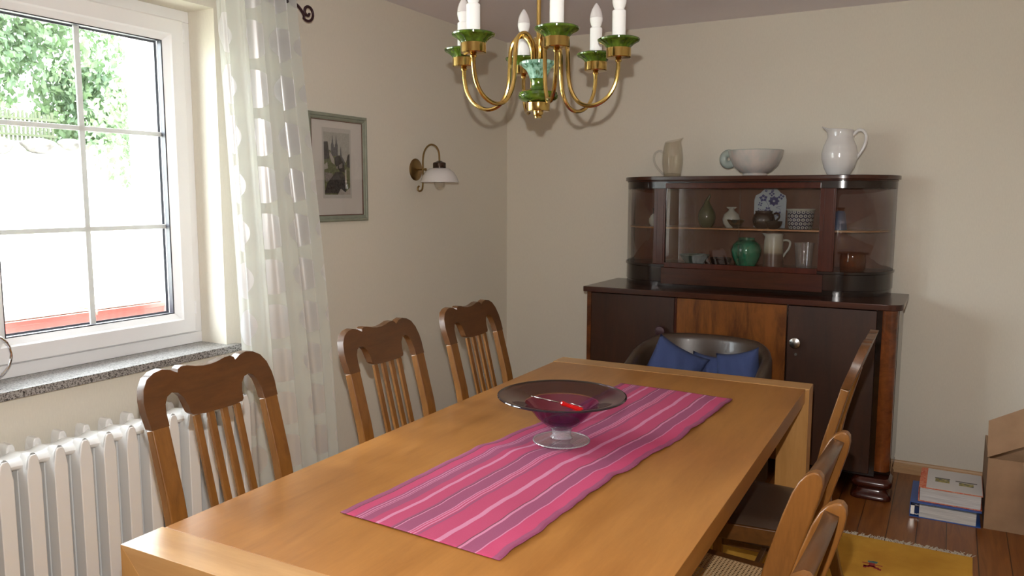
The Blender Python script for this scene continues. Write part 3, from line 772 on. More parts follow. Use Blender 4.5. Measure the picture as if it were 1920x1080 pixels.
for (x0, x1, m_, nm) in ((BX0+.029, 1.352, 'walnut_door', 0), (1.366, 1.944, 'burl', 1), (1.951, BX1-.094, 'walnut_door', 0)):
    b = MB(); b.box(x0, x1, BYF-.010, BYF+.0095, .13, SZ-.036); dr = b.build('door', m_, sb, bevel=.003)
    if nm == 1: dr['label'] = 'figured orange burl veneer door'
    else:
        kx = 1.284 if x0 < 1.3 else 1.994
        b = MB(); b.lathe([(0, 0), (.010, 0), (.010, .008), (.007, .012), (.009, .016), (.026, .020), (.030, .027), (.026, .035), (.012, .039), (0, .040)], 24, (0, 0, 0), Matrix.Translation((kx, BYF-.0105, .762)) @ Matrix.Rotation(PI/2, 4, 'X'))
        b.build('knob', 'steel' if nm == 0 and x0 > 1.3 else 'iron', dr)
        b = MB(); b.lathe([(0, 0), (.008, 0), (.007, .003), (0, .003)], 16, (0, 0, 0), Matrix.Translation((kx+.003, BYF-.0105, .700)) @ Matrix.Rotation(PI/2, 4, 'X'))
        b.build('keyhole', 'steel', dr)
b = MB(); b.box(1.3535, 1.3645, BYF-.006, BYF+.0095, .13, SZ-.036); b.build('door_strip', 'mahogany', sb)
# moulded bulging base
def foot(x0, x1, y0, y1, nm='foot'):
    b = MB()
    prof = [(0, .110), (.004, .104), (.012, .098), (.018, .085), (.016, .070), (.004, .060), (-.006, .052), (-.004, .040), (.008, .028), (.016, .018), (.016, .004), (.010, 0)]
    rings = []
    for (d, z) in prof:
        rings.append([b.bm.verts.new((x, y, z)) for x, y in rounded(x0-d, x1+d, y0-d, y1, .035, 6)])
    for A, B in zip(rings, rings[1:]):
        for i in range(len(A)): b.face([A[i], A[(i+1) % len(A)], B[(i+1) % len(A)], B[i]], True)
    b.face(rings[0]); b.face(rings[-1][::-1])
    return b.build(nm, 'mahogany', sb, sharp=60)
foot(2.30, 2.455, SYF+.028, SYF+.16); foot(BX0+.01, 1.0, SYF+.028, SYF+.16)
foot(2.30, 2.44, -.16, -.04); foot(BX0+.01, 1.0, -.16, -.04)

# ------------------------------------------------------------ display cabinet
DX0, DX1, DYF, DYB = .915, 2.398, -.355, -.03
cb_ = thing('display_cabinet', 'mahogany display cabinet with curved glass ends standing on the sideboard', 'display cabinet', (0, 0, 0))
def plan(d=0, n_=14, fx0=1.165, fx1=2.135):
    """plan outline: flat front, elliptical ends; d grows outward"""
    p = []
    for k in range(n_+1):
        a = -PI/2+(PI/2)*k/n_
        p.append((fx1+(DX1-fx1+d)*cos(a), (DYF+.300)+(.300+d)*sin(a)))
    p += [(DX1+d, DYB), (DX0-d, DYB)]
    for k in range(n_+1):
        a = PI-(-PI/2)*0+(PI/2)*k/n_
        p.append((fx0+(fx0-DX0+d)*cos(a), (DYF+.300)+(.300+d)*sin(a)))
    return p
ZB, ZG0, ZG1, ZT = SZ, 1.115, 1.545, 1.612
b = MB(); b.prism(plan(.012), ZT-.022, ZT, smooth=True); b.prism(plan(.002), ZT-.030, ZT-.0222, smooth=True); b.build('cornice', 'mahogany_h', cb_, bevel=.003)
b = MB(); b.prism(plan(-.002), ZG1, ZT-.0305, smooth=True); b.build('frieze', 'mahogany_dark', cb_)
b = MB(); b.prism(plan(-.002), SZ+.03, 1.100, smooth=True); b.prism([(x, y) for x, y in plan(.004)], 1.1005, ZG0, smooth=True)
b.build('base', 'mahogany_dark', cb_, bevel=.002)
b = MB(); 
pl = plan(-.006); nn = 15
b.prism(pl[:nn]+[(DX1-.006, DYB), (2.135, DYB)], ZB+.0005, SZ+.0295, smooth=True); b.prism([(DX0+.006, DYB)]+pl[-nn:]+[(1.165, DYB)], ZB+.0005, SZ+.0295, smooth=True)
b.box(1.166, 2.134, -.300, DYB, ZB+.0005, SZ+.0295); b.build('plinth', 'mahogany_dark', cb_)
b = MB(); b.box(1.215, 2.085, DYF-.006, DYF+.001, 1.005, 1.098); b.build('apron_board', 'mahogany_h', cb_, bevel=.002)
b = MB(); b.box(DX0+.004, DX1-.004, DYB-.010, DYB, ZG0+.0005, ZG1-.0005); b.build('back_panel', 'cab_inside', cb_)
b = MB()
b.prism([(x, y) for x, y in plan(-.02)], 1.318, 1.326, smooth=True); b.build('shelf', 'shelf', cb_)
# posts at the sides of the sliding panes
for (x0, x1) in ((1.165, 1.232), (2.056, 2.132)):
    b = MB(); b.box(x0, x1, DYF-.002, DYF+.030, ZG0+.0005, ZG1-.0005); b.box(x0+.02, x1-.008, DYF-.006, DYF-.0015, ZG0, ZG1-.001); b.build('post', 'mahogany', cb_, bevel=.002)
for (x0, x1, z0, z1) in ((1.232, 2.056, ZG1-.001, 1.574), (1.232, 2.056, 1.0985, ZG0+.012)):
    b = MB(); b.box(x0, x1, DYF-.008, DYF+.004, z0, z1); b.build('rail', 'mahogany', cb_, bevel=.002)
for s, (x0, x1) in enumerate(((1.232, 1.650), (1.640, 2.056))):
    b = MB(); b.box(x0, x1, DYF+.010+.008*s, DYF+.0125+.008*s, ZG0+.012, ZG1-.002); b.build('sliding_pane', 'cabglass', cb_)
def end_glass(right):
    b = MB(); pl = plan(-.004, 20)
    pts = pl[:21] if right else pl[-21:]
    pts = [(x, y) for x, y in pts]
    va = [b.bm.verts.new((x, y, ZG0+.001)) for x, y in pts]; vb = [b.bm.verts.new((x, y, ZG1-.001)) for x, y in pts]
    for i in range(20): b.face([va[i], va[i+1], vb[i+1], vb[i]], True)
    b.build('curved_pane', 'cabglass', cb_, sharp=0, solid=.0025)
    xx = DX1-.012 if right else DX0+.012
    b = MB(); b.box(xx-.009, xx+.009, DYB-.026, DYB-.0105, ZG0+.001, ZG1-.001); b.build('rear_post', 'mahogany', cb_)
end_glass(True); end_glass(False)
# ---- things on top and inside
def onshelf(name, label, cat, x, y, z): return thing(name, label, cat, (x, y, z))
g_ = onshelf('glass_jug', 'clear smoky glass jug with looped handle on top of the cabinet, left', 'jug', 1.226, -.23, ZT)
b = MB()
def jugf(prof, spout_a, spout, tilt=0, seg=40):
    def f(u, v):
        k = v*(len(prof)-1); i = min(int(k), len(prof)-2); fr = k-i
        r = prof[i][0]*(1-fr)+prof[i+1][0]*fr; z = prof[i][1]*(1-fr)+prof[i+1][1]*fr
        a = 2*PI*u; top = max(0, (v-.82)/.18)
        sp = math.exp(-((((a-spout_a+PI) % (2*PI))-PI)/.38)**2)*spout*top**2
        rr = r+sp; zz = z+sp*.45+tilt*top*cos(a-spout_a)
        return Vector((rr*cos(a), rr*sin(a), zz))
    return f
pj = [(.001, .001), (.046, .001), (.048, .006), (.052, .03), (.058, .075), (.058, .12), (.052, .165), (.045, .195), (.043, .205)]
b.grid(jugf(pj, 0, .018, .008), 40, 32, closed_u=True); b.build('body', 'smoke', g_, sharp=0, solid=.003)
b = MB(); b.lathe([(0, .002), (.044, .002), (.046, .018), (0, .022)], 32); b.build('thick_base', 'smoke', g_)
b = MB(); b.tube(smoothpath([(-.050, 0, .135), (-.075, 0, .150), (-.103, 0, .138), (-.112, 0, .105), (-.098, 0, .065), (-.068, 0, .030), (-.050, 0, .014)]), .0065, 10); b.build('handle', 'clear', g_)

M['pale_glaze'] = mat('pale_pink_grey_glaze', (.5, .46, .44), .2, Coat_Weight=.3); t = NT(M['pale_glaze'])
t.l(t.ramp(t.noise(t.coord('Object', (1, 1, .6)), 22, 4), [(.35, (.46, .47, .45)), (.6, (.58, .52, .48))]), t.b.inputs['Base Color'])
M['bluegreen'] = mat('blue_grey_glaze', (.30, .35, .32), .3)
g_ = onshelf('ceramic_bowl', 'pale ceramic bowl with a pierced blue-grey ear on the cabinet top', 'bowl', 1.692, -.22, ZT)
b = MB(); b.lathe([(0, .004), (.062, .0), (.066, .004), (.063, .014), (.085, .026), (.118, .058), (.140, .105), (.147, .138), (.144, .140), (.134, .106), (.112, .062), (.078, .032), (0, .022)], 48); b.build('body', 'pale_glaze', g_)
b = MB(); 
for k in range(28):
    pass
b.tube([(-.146+.030*cos(a*PI/16), 0, .096+.031*sin(a*PI/16)) for a in range(32)], .022, 12, True); o = b.build('ear_handle', 'bluegreen', g_)
o.scale = (1, .55, 1)
b = MB(); b.tube([(.1455*cos(a*PI/24), .1455*sin(a*PI/24), .139) for a in range(48)], .0022, 6, True); b.build('rim', 'bluegreen', g_)

g_ = onshelf('white_jug', 'glossy white porcelain jug with a tall handle on the cabinet top, right', 'jug', 2.122, -.23, ZT)
pj = [(.001, .001), (.052, .001), (.056, .008), (.072, .04), (.085, .085), (.086, .115), (.078, .150), (.066, .178), (.060, .195), (.060, .222), (.064, .236)]
b = MB(); b.grid(jugf(pj, PI, .028, .004), 48, 40, closed_u=True); b.build('body', 'porcelain', g_, sharp=0, solid=.005)
b = MB(); b.tube(smoothpath([(.060, 0, .205), (.082, 0, .228), (.108, 0, .226), (.124, 0, .196), (.118, 0, .150), (.098, 0, .112), (.080, 0, .085)]), [.008]*49, 12); b.build('handle', 'porcelain', g_)

def vase(name, label, cat, x, z, prof, m_, y=-.22, seg=32, parts=()):
    if not parts:
        b = MB(); b.lathe(prof, seg); o = b.build(name, m_); o.location = (x, y, z); return tag(o, label, cat)
    g_ = thing(name, label, cat, (x, y, z)); b = MB(); b.lathe(prof, seg); b.build('body', m_, g_)
    for nm, mb, mm in parts: mb.build(nm, mm, g_)
    return g_
ZS, ZF = 1.3262, ZG0+.0002
M['olive_glaze'] = mat('dark_olive_glaze', (.055, .06, .022), .12, Coat_Weight=.4)
M['offwhite'] = mat('off_white_glaze', (.42, .42, .36), .2)
M['darkglaze'] = mat('black_brown_glaze', (.02, .010, .008), .1, Coat_Weight=.5)
M['emerald'] = mat('emerald_glaze', (.012, .15, .085), .1, Coat_Weight=.5)
t = NT(M['emerald']); t.l(t.ramp(t.noise(t.coord('Object', (1, 1, .6)), 16, 4), [(.35, (.005, .055, .035)), (.6, (.02, .19, .10))]), t.b.inputs['Base Color'])
M['greygreen'] = mat('grey_green_dish', (.08, .10, .08), .2)
# gourd vase with bent neck
g_ = thing('gourd_vase', 'dark olive pear-shaped vase with a bent pointed neck on the upper shelf', 'vase', (1.432, -.22, ZS))
b = MB(); b.lathe([(0, 0), (.030, 0), (.044, .022), (.052, .055), (.046, .088), (.030, .115), (.018, .135), (.012, .150)], 32); b.build('body', 'olive_glaze', g_)
b = MB(); b.tube(smoothpath([(0, 0, .146), (.006, 0, .162), (.014, 0, .176), (.016, 0, .186)], 4), [.0125, .012, .011, .010, .009, .0085, .008, .0075, .007, .006, .005, .004, .003], 12); b.build('neck', 'olive_glaze', g_)
vase('ruffled_vase', 'small round off-white vase with a ruffled mouth on the upper shelf', 'vase', 1.571, ZS, [(0, 0), (.028, 0), (.044, .022), (.049, .048), (.040, .075), (.020, .092), (.014, .100), (.018, .108)], 'offwhite',
     parts=[('ruffled_rim', MB().lathe([(.017, .106), (.024, .114), (.023, .116), (.016, .110)], 48, ribs=7, rib_amp=.22), 'offwhite')])
vase('footed_dish', 'little dark dish with a silver rim at the front of the upper shelf', 'dish', 1.612, ZS, [(0, .0), (.018, 0), (.016, .006), (.034, .022), (.047, .045), (.046, .047), (.030, .024), (0, .012)], 'darkglaze', y=-.285,
     parts=[('silver_rim', MB().lathe([(.0345, .0225), (.0475, .045), (.0485, .0462), (.0465, .048), (.032, .026)], 32), 'steel')])
# onion-pattern board
M['board_white'] = mat('glazed_white_board', (.42, .47, .50), .2)
M['cobalt'] = mat('cobalt_blue', (.012, .02, .14), .3)
g_ = thing('cutting_board', 'white arched porcelain board painted with blue flowers leaning on the cabinet back', 'board', (1.757, -.105, ZS))
g_.rotation_euler = (-.05, 0, 0); g_.scale = (1.12, 1, 1.03)
bo = [(-.076, 0), (.076, 0), (.078, .150), (.072, .175), (.050, .188), (.036, .204), (.030, .210), (-.030, .210), (-.036, .204), (-.050, .188), (-.072, .175), (-.078, .150)]
b = MB(); b.prism(bo, 0, .008, RX90); b.build('plate', 'board_white', g_, bevel=.001)
b = MB()
def petal(cx, cz, r, n_, w=.45, a0=0):
    for k in range(n_):
        a = a0+2*PI*k/n_; d = (cos(a), sin(a)); p = (-d[1], d[0])
        pts = [(cx+d[0]*r*q+p[0]*w*r*h, cz+d[1]*r*q+p[1]*w*r*h) for q, h in ((.15, 0), (.55, -.5), (1, 0), (.55, .5))]
        vs = [b.bm.verts.new((x, -.0084, z)) for x, z in pts]; b.face(vs)
petal(.018, .145, .028, 8, .8); petal(-.034, .160, .022, 5, .8, .4); petal(.052, .168, .017, 4, .8, .2); petal(.006, .184, .015, 4, .8); petal(-.048, .128, .013, 4, .7, .5)
petal(-.010, .098, .018, 5, .6, .9); petal(.040, .078, .016, 3, .9, .5); petal(-.02, .070, .010, 4, .6); petal(-.052, .098, .010, 3, .6); petal(-.022, .200, .008, 5, .8); petal(.010, .201, .008, 5, .8)
b.build('blue_flowers', 'cobalt', g_)
b = MB()
b.tube(smoothpath([(-.034, -.0086, .06), (-.040, -.0086, .085), (-.034, -.0086, .10), (-.015, -.0086, .095), (-.008, -.0086, .12), (-.025, -.0086, .15)], 5), .0009, 4)
b.tube(smoothpath([(.02, -.0086, .055), (.045, -.0086, .075), (.050, -.0086, .10), (.030, -.0086, .11), (.055, -.0086, .118)], 5), .0009, 4); b.build('vine', 'cobalt', g_)
vase('brown_pot', 'dark brown stoneware pot with a side handle in front of the flowered board', 'pot', 1.742, ZS, [(0, 0), (.040, 0), (.056, .018), (.062, .045), (.055, .072), (.046, .084), (.048, .096), (.044, .096), (.042, .084), (0, .08)], 'darkglaze', y=-.185,
     parts=[('handle', MB().tube(smoothpath([(.052, 0, .080), (.075, 0, .082), (.082, 0, .062), (.066, 0, .042), (.058, 0, .04)]), .005, 8), 'darkglaze')])
vase('glass_dish', 'low dark dish catching the light before the brown pot', 'dish', 1.812, ZS, [(0, .0), (.022, 0), (.038, .014), (.047, .040), (.0455, .042), (.035, .018), (0, .008)], 'darkglaze', y=-.28)
# dotted bowl
M['dotted'] = mat('navy_dotted_glaze', (.01, .015, .06), .12, Coat_Weight=.4); t = NT(M['dotted'])
tc = t.new('ShaderNodeTexCoord'); sp = t.new('ShaderNodeSeparateXYZ'); t.l(tc.outputs['Object'], sp.inputs[0])
ang = t.math('MULTIPLY', t.math('ARCTAN2', sp.outputs[1], sp.outputs[0]), 18/(2*PI))
row = t.math('DIVIDE', sp.outputs[2], .0205); rf = t.math('FLOOR', row)
au = t.math('SUBTRACT', t.math('FRACT', t.math('ADD', ang, t.math('MULTIPLY', t.math('MODULO', rf, 2), .5))), .5)
av = t.math('SUBTRACT', t.math('FRACT', row), .5)
dd = t.math('ADD', t.math('POWER', au, 2), t.math('POWER', av, 2))
ring_ = t.math('MULTIPLY', t.math('LESS_THAN', dd, .16), t.math('GREATER_THAN', dd, .03))
t.l(t.mix(ring_, (.008, .012, .05), (.42, .42, .38)), t.b.inputs['Base Color'])
vase('dotted_bowl', 'navy bowl with rows of white dots and white rim on the upper shelf', 'bowl', 1.944, ZS, [(0, 0), (.055, 0), (.062, .008), (.066, .045), (.070, .100), (.068, .100), (.063, .045), (0, .012)], 'dotted', y=-.235,
     parts=[('white_rim', MB().lathe([(.0695, .098), (.076, .106), (.074, .109), (.067, .102)], 40), 'offwhite')])
# blue and white bottle in the right end
M['bluebottle'] = mat('slate_blue_glaze', (.05, .075, .14), .3)
vase('blue_flask', 'slim slate-blue flask with a yellowish neck in the right rounded end', 'flask', 2.140, ZS, [(0, 0), (.034, 0), (.033, .012), (.024, .085), (.018, .100), (0, .102)], 'bluebottle', y=-.20,
     parts=[('neck', MB().lathe([(.017, .101), (.012, .106), (.020, .114), (.018, .118), (0, .112)], 24), 'amber')])
vase('small_white_jug', 'tiny white jug with brown neck in the left rounded end', 'jug', 1.125, ZS, [(0, 0), (.024, 0), (.036, .018), (.037, .040), (.026, .062), (.015, .072)], 'offwhite', y=-.215,
     parts=[('brown_neck', MB().lathe([(.0155, .073), (.012, .085), (.018, .105), (.015, .106), (0, .095)], 24), 'darkglaze')])
# lower compartment
vase('ginger_vase', 'bulbous emerald green vase in the middle of the lower compartment', 'vase', 1.664, ZF, [(0, 0), (.050, 0), (.062, .022), (.078, .060), (.083, .092), (.074, .122), (.052, .140), (.044, .146), (.046, .158), (.041, .158), (.039, .146), (0, .14)], 'emerald', y=-.24)
M['cream_ribbed'] = mat('cream_ribbed_glaze', (.44, .41, .31), .3); t = NT(M['cream_ribbed'])
sp = t.new('ShaderNodeSeparateXYZ'); tc = t.new('ShaderNodeTexCoord'); t.l(tc.outputs['Object'], sp.inputs[0])
rp = t.ramp(t.math('DIVIDE', sp.outputs[2], .185), [(0, (.09, .045, .03)), (.38, (.10, .05, .035)), (.46, (.30, .25, .17)), (.62, (.42, .38, .28)), (1, (.48, .46, .40))])
t.l(rp, t.b.inputs['Base Color'])
pr = [(0, 0), (.053, 0)]
for k in range(30): pr.append((.0535-.004*k/30+.0012*(k % 2), .004+k*.0047))
pr += [(.049, .150), (.047, .165), (.051, .183), (.047, .183), (.043, .150), (0, .14)]
vase('ribbed_jug', 'tall ribbed jug, cream above and brown below, beside the green vase', 'jug', 1.810, ZF, pr, 'cream_ribbed', y=-.235,
     parts=[('spout', MB().grid(lambda u, v: Vector((-.046-.018*v*(1-(2*u-1)**2), .018*(2*u-1)*(1-v*.3), .165+.020*v)), 8, 4), 'offwhite'),
            ('handle', MB().tube(smoothpath([(.048, 0, .148), (.070, 0, .150), (.086, 0, .138), (.080, 0, .105), (.062, 0, .078), (.052, 0, .06)]), .006, 8), 'offwhite')])
vase('glass_vase', 'clear glass vase at the right of the lower compartment', 'vase', 1.972, ZF, [(0, .001), (.040, .001), (.042, .012), (.045, .06), (.052, .14), (.0505, .14), (.043, .06), (.038, .014), (0, .012)], 'clear', y=-.25)
vase('amber_pot', 'amber glass pot with a rolled rim in the right rounded end', 'pot', 2.212, ZF, [(0, .001), (.056, .001), (.062, .012), (.064, .05), (.060, .088), (.058, .088), (.060, .05), (.056, .014), (0, .01)], 'amber', y=-.23,
     parts=[('rim', MB().lathe([(.0605, .0885), (.076, .092), (.078, .095), (.074, .096), (.0585, .092)], 36), 'amber')])
vase('oval_dish', 'wide grey-green shallow dish at the left of the lower compartment', 'dish', 1.375, ZF, [(0, 0), (.050, 0), (.056, .012), (.082, .048), (.088, .052), (.085, .055), (.052, .022), (0, .014)], 'greygreen', y=-.24)
vase('black_bowl', 'small black glazed bowl left of the green vase', 'bowl', 1.527, ZF, [(0, 0), (.036, 0), (.054, .012), (.062, .040), (.059, .042), (.050, .018), (0, .010)], 'darkglaze', y=-.245)

# ------------------------------------------------------------ picture
pic = thing('framed_picture', 'framed etching of a town with twin church towers beside the curtain', 'picture', (.002, -1.7005, 1.6325))
PW, PH = .430, .520
b = MB()
prof = [(0, 0), (0, .014), (.006, .019), (.014, .019), (.017, .014), (.024, .013), (.030, .009), (.030, 0)]
rings = [[b.bm.verts.new((x, sy*(PW/2-d), sz*(PH/2-d))) for sy, sz in ((-1, -1), (1, -1), (1, 1), (-1, 1))] for d, x in prof]
for i in range(len(rings)):
    A, B = rings[i], rings[(i+1) % len(rings)]
    for q in range(4): b.face([A[q], A[(q+1) % 4], B[(q+1) % 4], B[q]])
b.build('frame', 'sage', pic)
M['red_edge'] = mat('red_brown_fillet', (.16, .07, .045), .5)
b = MB(); ring_frame(b, .005, .0085, -PW/2+.0305, PW/2-.0305, -PH/2+.0305, PH/2-.0305, .004); b.build('fillet', 'red_edge', pic)
b = MB(); b.box(0, .004, -PW/2+.031, PW/2-.031, -PH/2+.031, PH/2-.031); b.build('mount', 'mat_board', pic)
# etching: flat print built of toned shapes
def tone(nm, c_, amp=.5):
    M[nm] = mat(nm, c_, .9); t = NT(M[nm]); t.l(t.ramp(t.noise(t.coord('Object', (1, 1, 1)), 120, 5, .7), [(.3, tuple(x*(1-amp) for x in c_)), (.7, tuple(min(1, x*(1+amp)) for x in c_))]), t.b.inputs['Base Color'])
tone('pr_paper', (.52, .50, .46), .06); tone('pr_sky', (.40, .385, .34), .14); tone('pr_tower', (.12, .115, .12), .4); tone('pr_dark', (.055, .05, .045), .7); tone('pr_green', (.14, .15, .07), .6); tone('pr_wall', (.24, .21, .19), .5); tone('pr_light', (.42, .38, .33), .2)
b = MB()
def poly(pts, mi, lay):
    b.mi = mi
    # picture coords: u to the right (towards +y), v up, origin at print centre, size 1x1
    vs = [b.bm.verts.new((.0043+.00012*lay, u*.185-.004, w*.300+.022)) for u, w in pts]; b.face(vs)
poly([(-.56, -.56), (.56, -.56), (.56, .57), (-.56, .57)], 0, 0)
poly([(-.5, -.5), (.5, -.5), (.5, .5), (-.5, .5)], 1, 1)
poly([(-.5, .33), (-.34, .34), (-.32, .22), (-.22, .20), (-.1, .12), (.1, .14), (.2, .10), (.34, .02), (.42, .12), (.5, .16), (.5, -.5), (-.5, -.5)], 4, 2)
for cx in (-.17, -.02): poly([(cx-.055, .12), (cx-.055, .30), (cx-.03, .33), (cx-.012, .42), (cx, .47), (cx+.012, .42), (cx+.03, .33), (cx+.055, .30), (cx+.055, .12)], 2, 3)
poly([(-.12, .12), (-.12, .26), (-.07, .27), (-.07, .12)], 2, 3)
poly([(.12, .10), (.13, .20), (.155, .31), (.17, .20), (.19, .12), (.28, .06), (.32, -.02), (.10, .02)], 2, 4)
poly([(-.5, .34), (-.36, .35), (-.32, .24), (-.30, .08), (-.5, .06)], 3, 4)
poly([(-.28, .20), (-.12, .08), (-.10, -.02), (-.22, .02), (-.30, .14)], 6, 5)
poly([(-.1, .1), (.08, .14), (.26, .02), (.30, -.14), (.10, -.12), (-.08, -.02)], 3, 5)
poly([(.40, .12), (.44, .16), (.5, .17), (.5, -.06), (.38, -.04)], 3, 5)
poly([(-.5, -.02), (-.38, .02), (-.36, -.08), (-.5, -.10)], 6, 5)
poly([(-.48, -.14), (-.20, -.16), (-.14, -.24), (-.46, -.30)], 5, 5)
poly([(-.5, -.46), (-.40, -.32), (-.08, -.14), (.16, -.12), (.30, -.20), (.32, -.48), (-.5, -.48)], 3, 6)
poly([(.30, -.10), (.36, -.08), (.35, -.40), (.30, -.40)], 6, 7)
poly([(.12, -.40), (.30, -.46), (.5, -.38), (.5, -.5), (.0, -.5)], 6, 7)
poly([(-.05, -.05), (.02, -.03), (.02, -.08), (-.05, -.09)], 5, 7); poly([(.06, -.02), (.20, .02), (.20, -.06), (.08, -.08)], 5, 7)
b.build('etching', ['pr_paper', 'pr_sky', 'pr_tower', 'pr_dark', 'pr_green', 'pr_wall', 'pr_light'], pic)
b = MB(); b.box(.0092, .0102, -PW/2+.0305, PW/2-.0305, -PH/2+.0305, PH/2-.0305); b.build('picture_glass', 'picglass', pic)

# ------------------------------------------------------------ wall lamp
wl = thing('wall_lamp', 'small brass wall lamp with a white glass shade and gooseneck arm', 'wall lamp', (.001, -1.045, 1.646))
b = MB(); b.lathe([(0, .016), (.012, .016), (.030, .010), (.046, .009), (.056, .005), (.062, 0)], 40, (0, 0, 0), Matrix.Rotation(PI/2, 4, 'Y')); b.build('wall_plate', 'old_brass', wl)
b = MB(); b.tube([(.014, 0, 0), (.062, 0, 0)], .004, 10); b.lathe([(0, 0), (.008, .001), (.008, .010), (0, .012)], 16, (0, 0, 0), Matrix.Translation((.060, 0, 0)) @ Matrix.Rotation(PI/2, 4, 'Y')); b.build('stem', 'old_brass', wl)
gp = smoothpath([(.022, 0, -.092), (.014, 0, -.098), (.012, 0, -.112), (.024, 0, -.120), (.040, 0, -.112), (.046, 0, -.09), (.048, 0, -.05), (.049, 0, 0), (.050, 0, .06), (.060, 0, .10), (.083, 0, .128), (.110, 0, .136), (.138, 0, .124), (.156, 0, .095), (.160, 0, .06), (.160, 0, .042)], 6)
b = MB(); b.tube(gp, .0052, 10); b.build('gooseneck', 'old_brass', wl)
b = MB(); b.lathe([(.010, .046), (.022, .040), (.034, .036), (.036, .030), (.036, .006), (.030, .004)], 32, (.160, 0, 0)); b.build('cap', 'dark_metal', wl)
b = MB(); b.lathe([(.030, .008), (.055, .002), (.078, -.016), (.094, -.040), (.103, -.066), (.107, -.072)], 48, (.160, 0, 0)); b.build('lamp_shade', 'milk', wl, solid=.003, sharp=0)
b = MB(); b.lathe([(.012, -.02), (.016, -.04), (.028, -.058), (.031, -.078), (.024, -.098), (.010, -.108), (0, -.110)], 28, (.160, 0, 0)); b.build('bulb', 'bulb', wl)

# ------------------------------------------------------------ wall socket
so = thing('wall_socket', 'white double wall socket low on the left wall near the corner', 'socket', (.0005, -.245, .30))
b = MB(); b.box(0, .010, -.075, .075, -.038, .038); b.build('cover', 'porcelain', so, bevel=.003)
for y in (-.036, .036): b = MB(); b.lathe([(.022, .0102), (.022, .013), (.019, .0135), (.018, .011), (0, .011)], 24, (0, 0, 0), Matrix.Translation((0, y, 0)) @ Matrix.Rotation(PI/2, 4, 'Y')); b.build('insert', 'porcelain', so)

# ------------------------------------------------------------ chandelier
CX, CY = 1.421, -2.306
ch = thing('chandelier', 'six-armed brass chandelier with green ceramic dishes and white candle bulbs', 'chandelier', (CX, CY, 1.759))
ch.scale = (1.11, 1.11, 1.11)
b = MB(); b.lathe([(0, 0), (.011, .001), (.012, .006), (.010, .008), (.014, .010), (.016, .016), (.016, .020), (0, .02)], 24); b.build('finial', 'brass', ch)
b = MB(); b.lathe([(0, .0205), (.034, .0205), (.035, .022), (.035, .046), (.033, .048), (0, .048)], 40); b.build('lower_cup', 'brass', ch)
b = MB(); b.lathe([(.034, .0485), (.050, .052), (.059, .059), (.0615, .067), (.058, .076), (.044, .081), (.028, .085), (.022, .092), (.021, .104), (.024, .114), (.0255, .116)], 48); b.build('lower_vase', 'green_glaze', ch)
b = MB(); b.lathe([(.0245, .1165), (.028, .126), (.035, .141), (.047, .152), (.055, .157), (.056, .164), (.052, .167), (.036, .163), (0, .160)], 48, ribs=12, rib_amp=.03); b.build('upper_vase', 'turq', ch)
b = MB(); b.tube([(0, 0, .17), (0, 0, (CH-1.759)/1.11-.03)], .0068, 12); b.build('rod', 'brass', ch)
b = MB(); b.lathe([(.010, (CH-1.759)/1.11-.06), (.05, (CH-1.759)/1.11-.03), (.055, (CH-1.759)/1.11-.001), (0, (CH-1.759)/1.11-.001)], 32); b.build('ceiling_cup', 'brass', ch)
arm_p = smoothpath([(.018, 0, .162), (.020, 0, .200), (.030, 0, .228), (.047, 0, .243), (.066, 0, .241), (.082, 0, .226), (.090, 0, .200), (.092, 0, .160), (.095, 0, .112), (.105, 0, .074), (.126, 0, .044), (.155, 0, .032), (.186, 0, .037), (.215, 0, .057), (.235, 0, .090), (.243, 0, .128), (.244, 0, .158)], 6)
def arm():
    b = MB(); b.tube(arm_p, .0062, 10); a = b.build('arm', 'brass', ch)
    AR = (.244, 0, 0)
    b = MB(); b.lathe([(0, .152), (.008, .153), (.010, .158), (.007, .162), (.034, .1640), (.036, .166), (.036, .191), (.034, .192), (.030, .168), (0, .168)], 36, AR); b.build('brass_cup', 'brass', a)
    b = MB(); b.lathe([(.030, .184), (.035, .194), (.040, .200), (.049, .2065), (.057, .2100)], 72, AR, ribs=18, rib_amp=.03)
    b.lathe([(.057, .2100), (.0605, .2125), (.0612, .2165), (.058, .2190), (.048, .2165), (0, .214)], 72, AR); b.build('dish', 'green_glaze', a)
    b = MB(); b.lathe([(0, .2145), (.0195, .2145), (.0195, .296), (.0175, .298), (0, .298)], 28, AR); b.build('candle_sleeve', 'candle', a)
    b = MB(); b.lathe([(.0125, .2985), (.0170, .308), (.0200, .320), (.0203, .328)], 28, AR); bu = b.build('bulb', 'candle', a)
    b = MB(); b.lathe([(.0201, .3285), (.0185, .342), (.014, .355), (.008, .366), (.003, .373), (0, .374)], 28, AR); b.build('bulb_tip', 'frost', a)
    return a
a0 = arm()
base_ang = -YAW   # so that arms match the photographed angles
# image-angle phi (0 = camera right, 90 = towards camera) -> world angle
def wang(phi): 
    vx = rt*cos(phi) - Vector((fwd.x, fwd.y, 0)).normalized()*sin(phi)
    return math.atan2(vx.y, vx.x)
a0.rotation_euler = (0, 0, wang(.355))
for k in range(1, 6):
    a_ = copy_tree(a0, ch); a_.rotation_euler = (0, 0, wang(.355+k*PI/3))

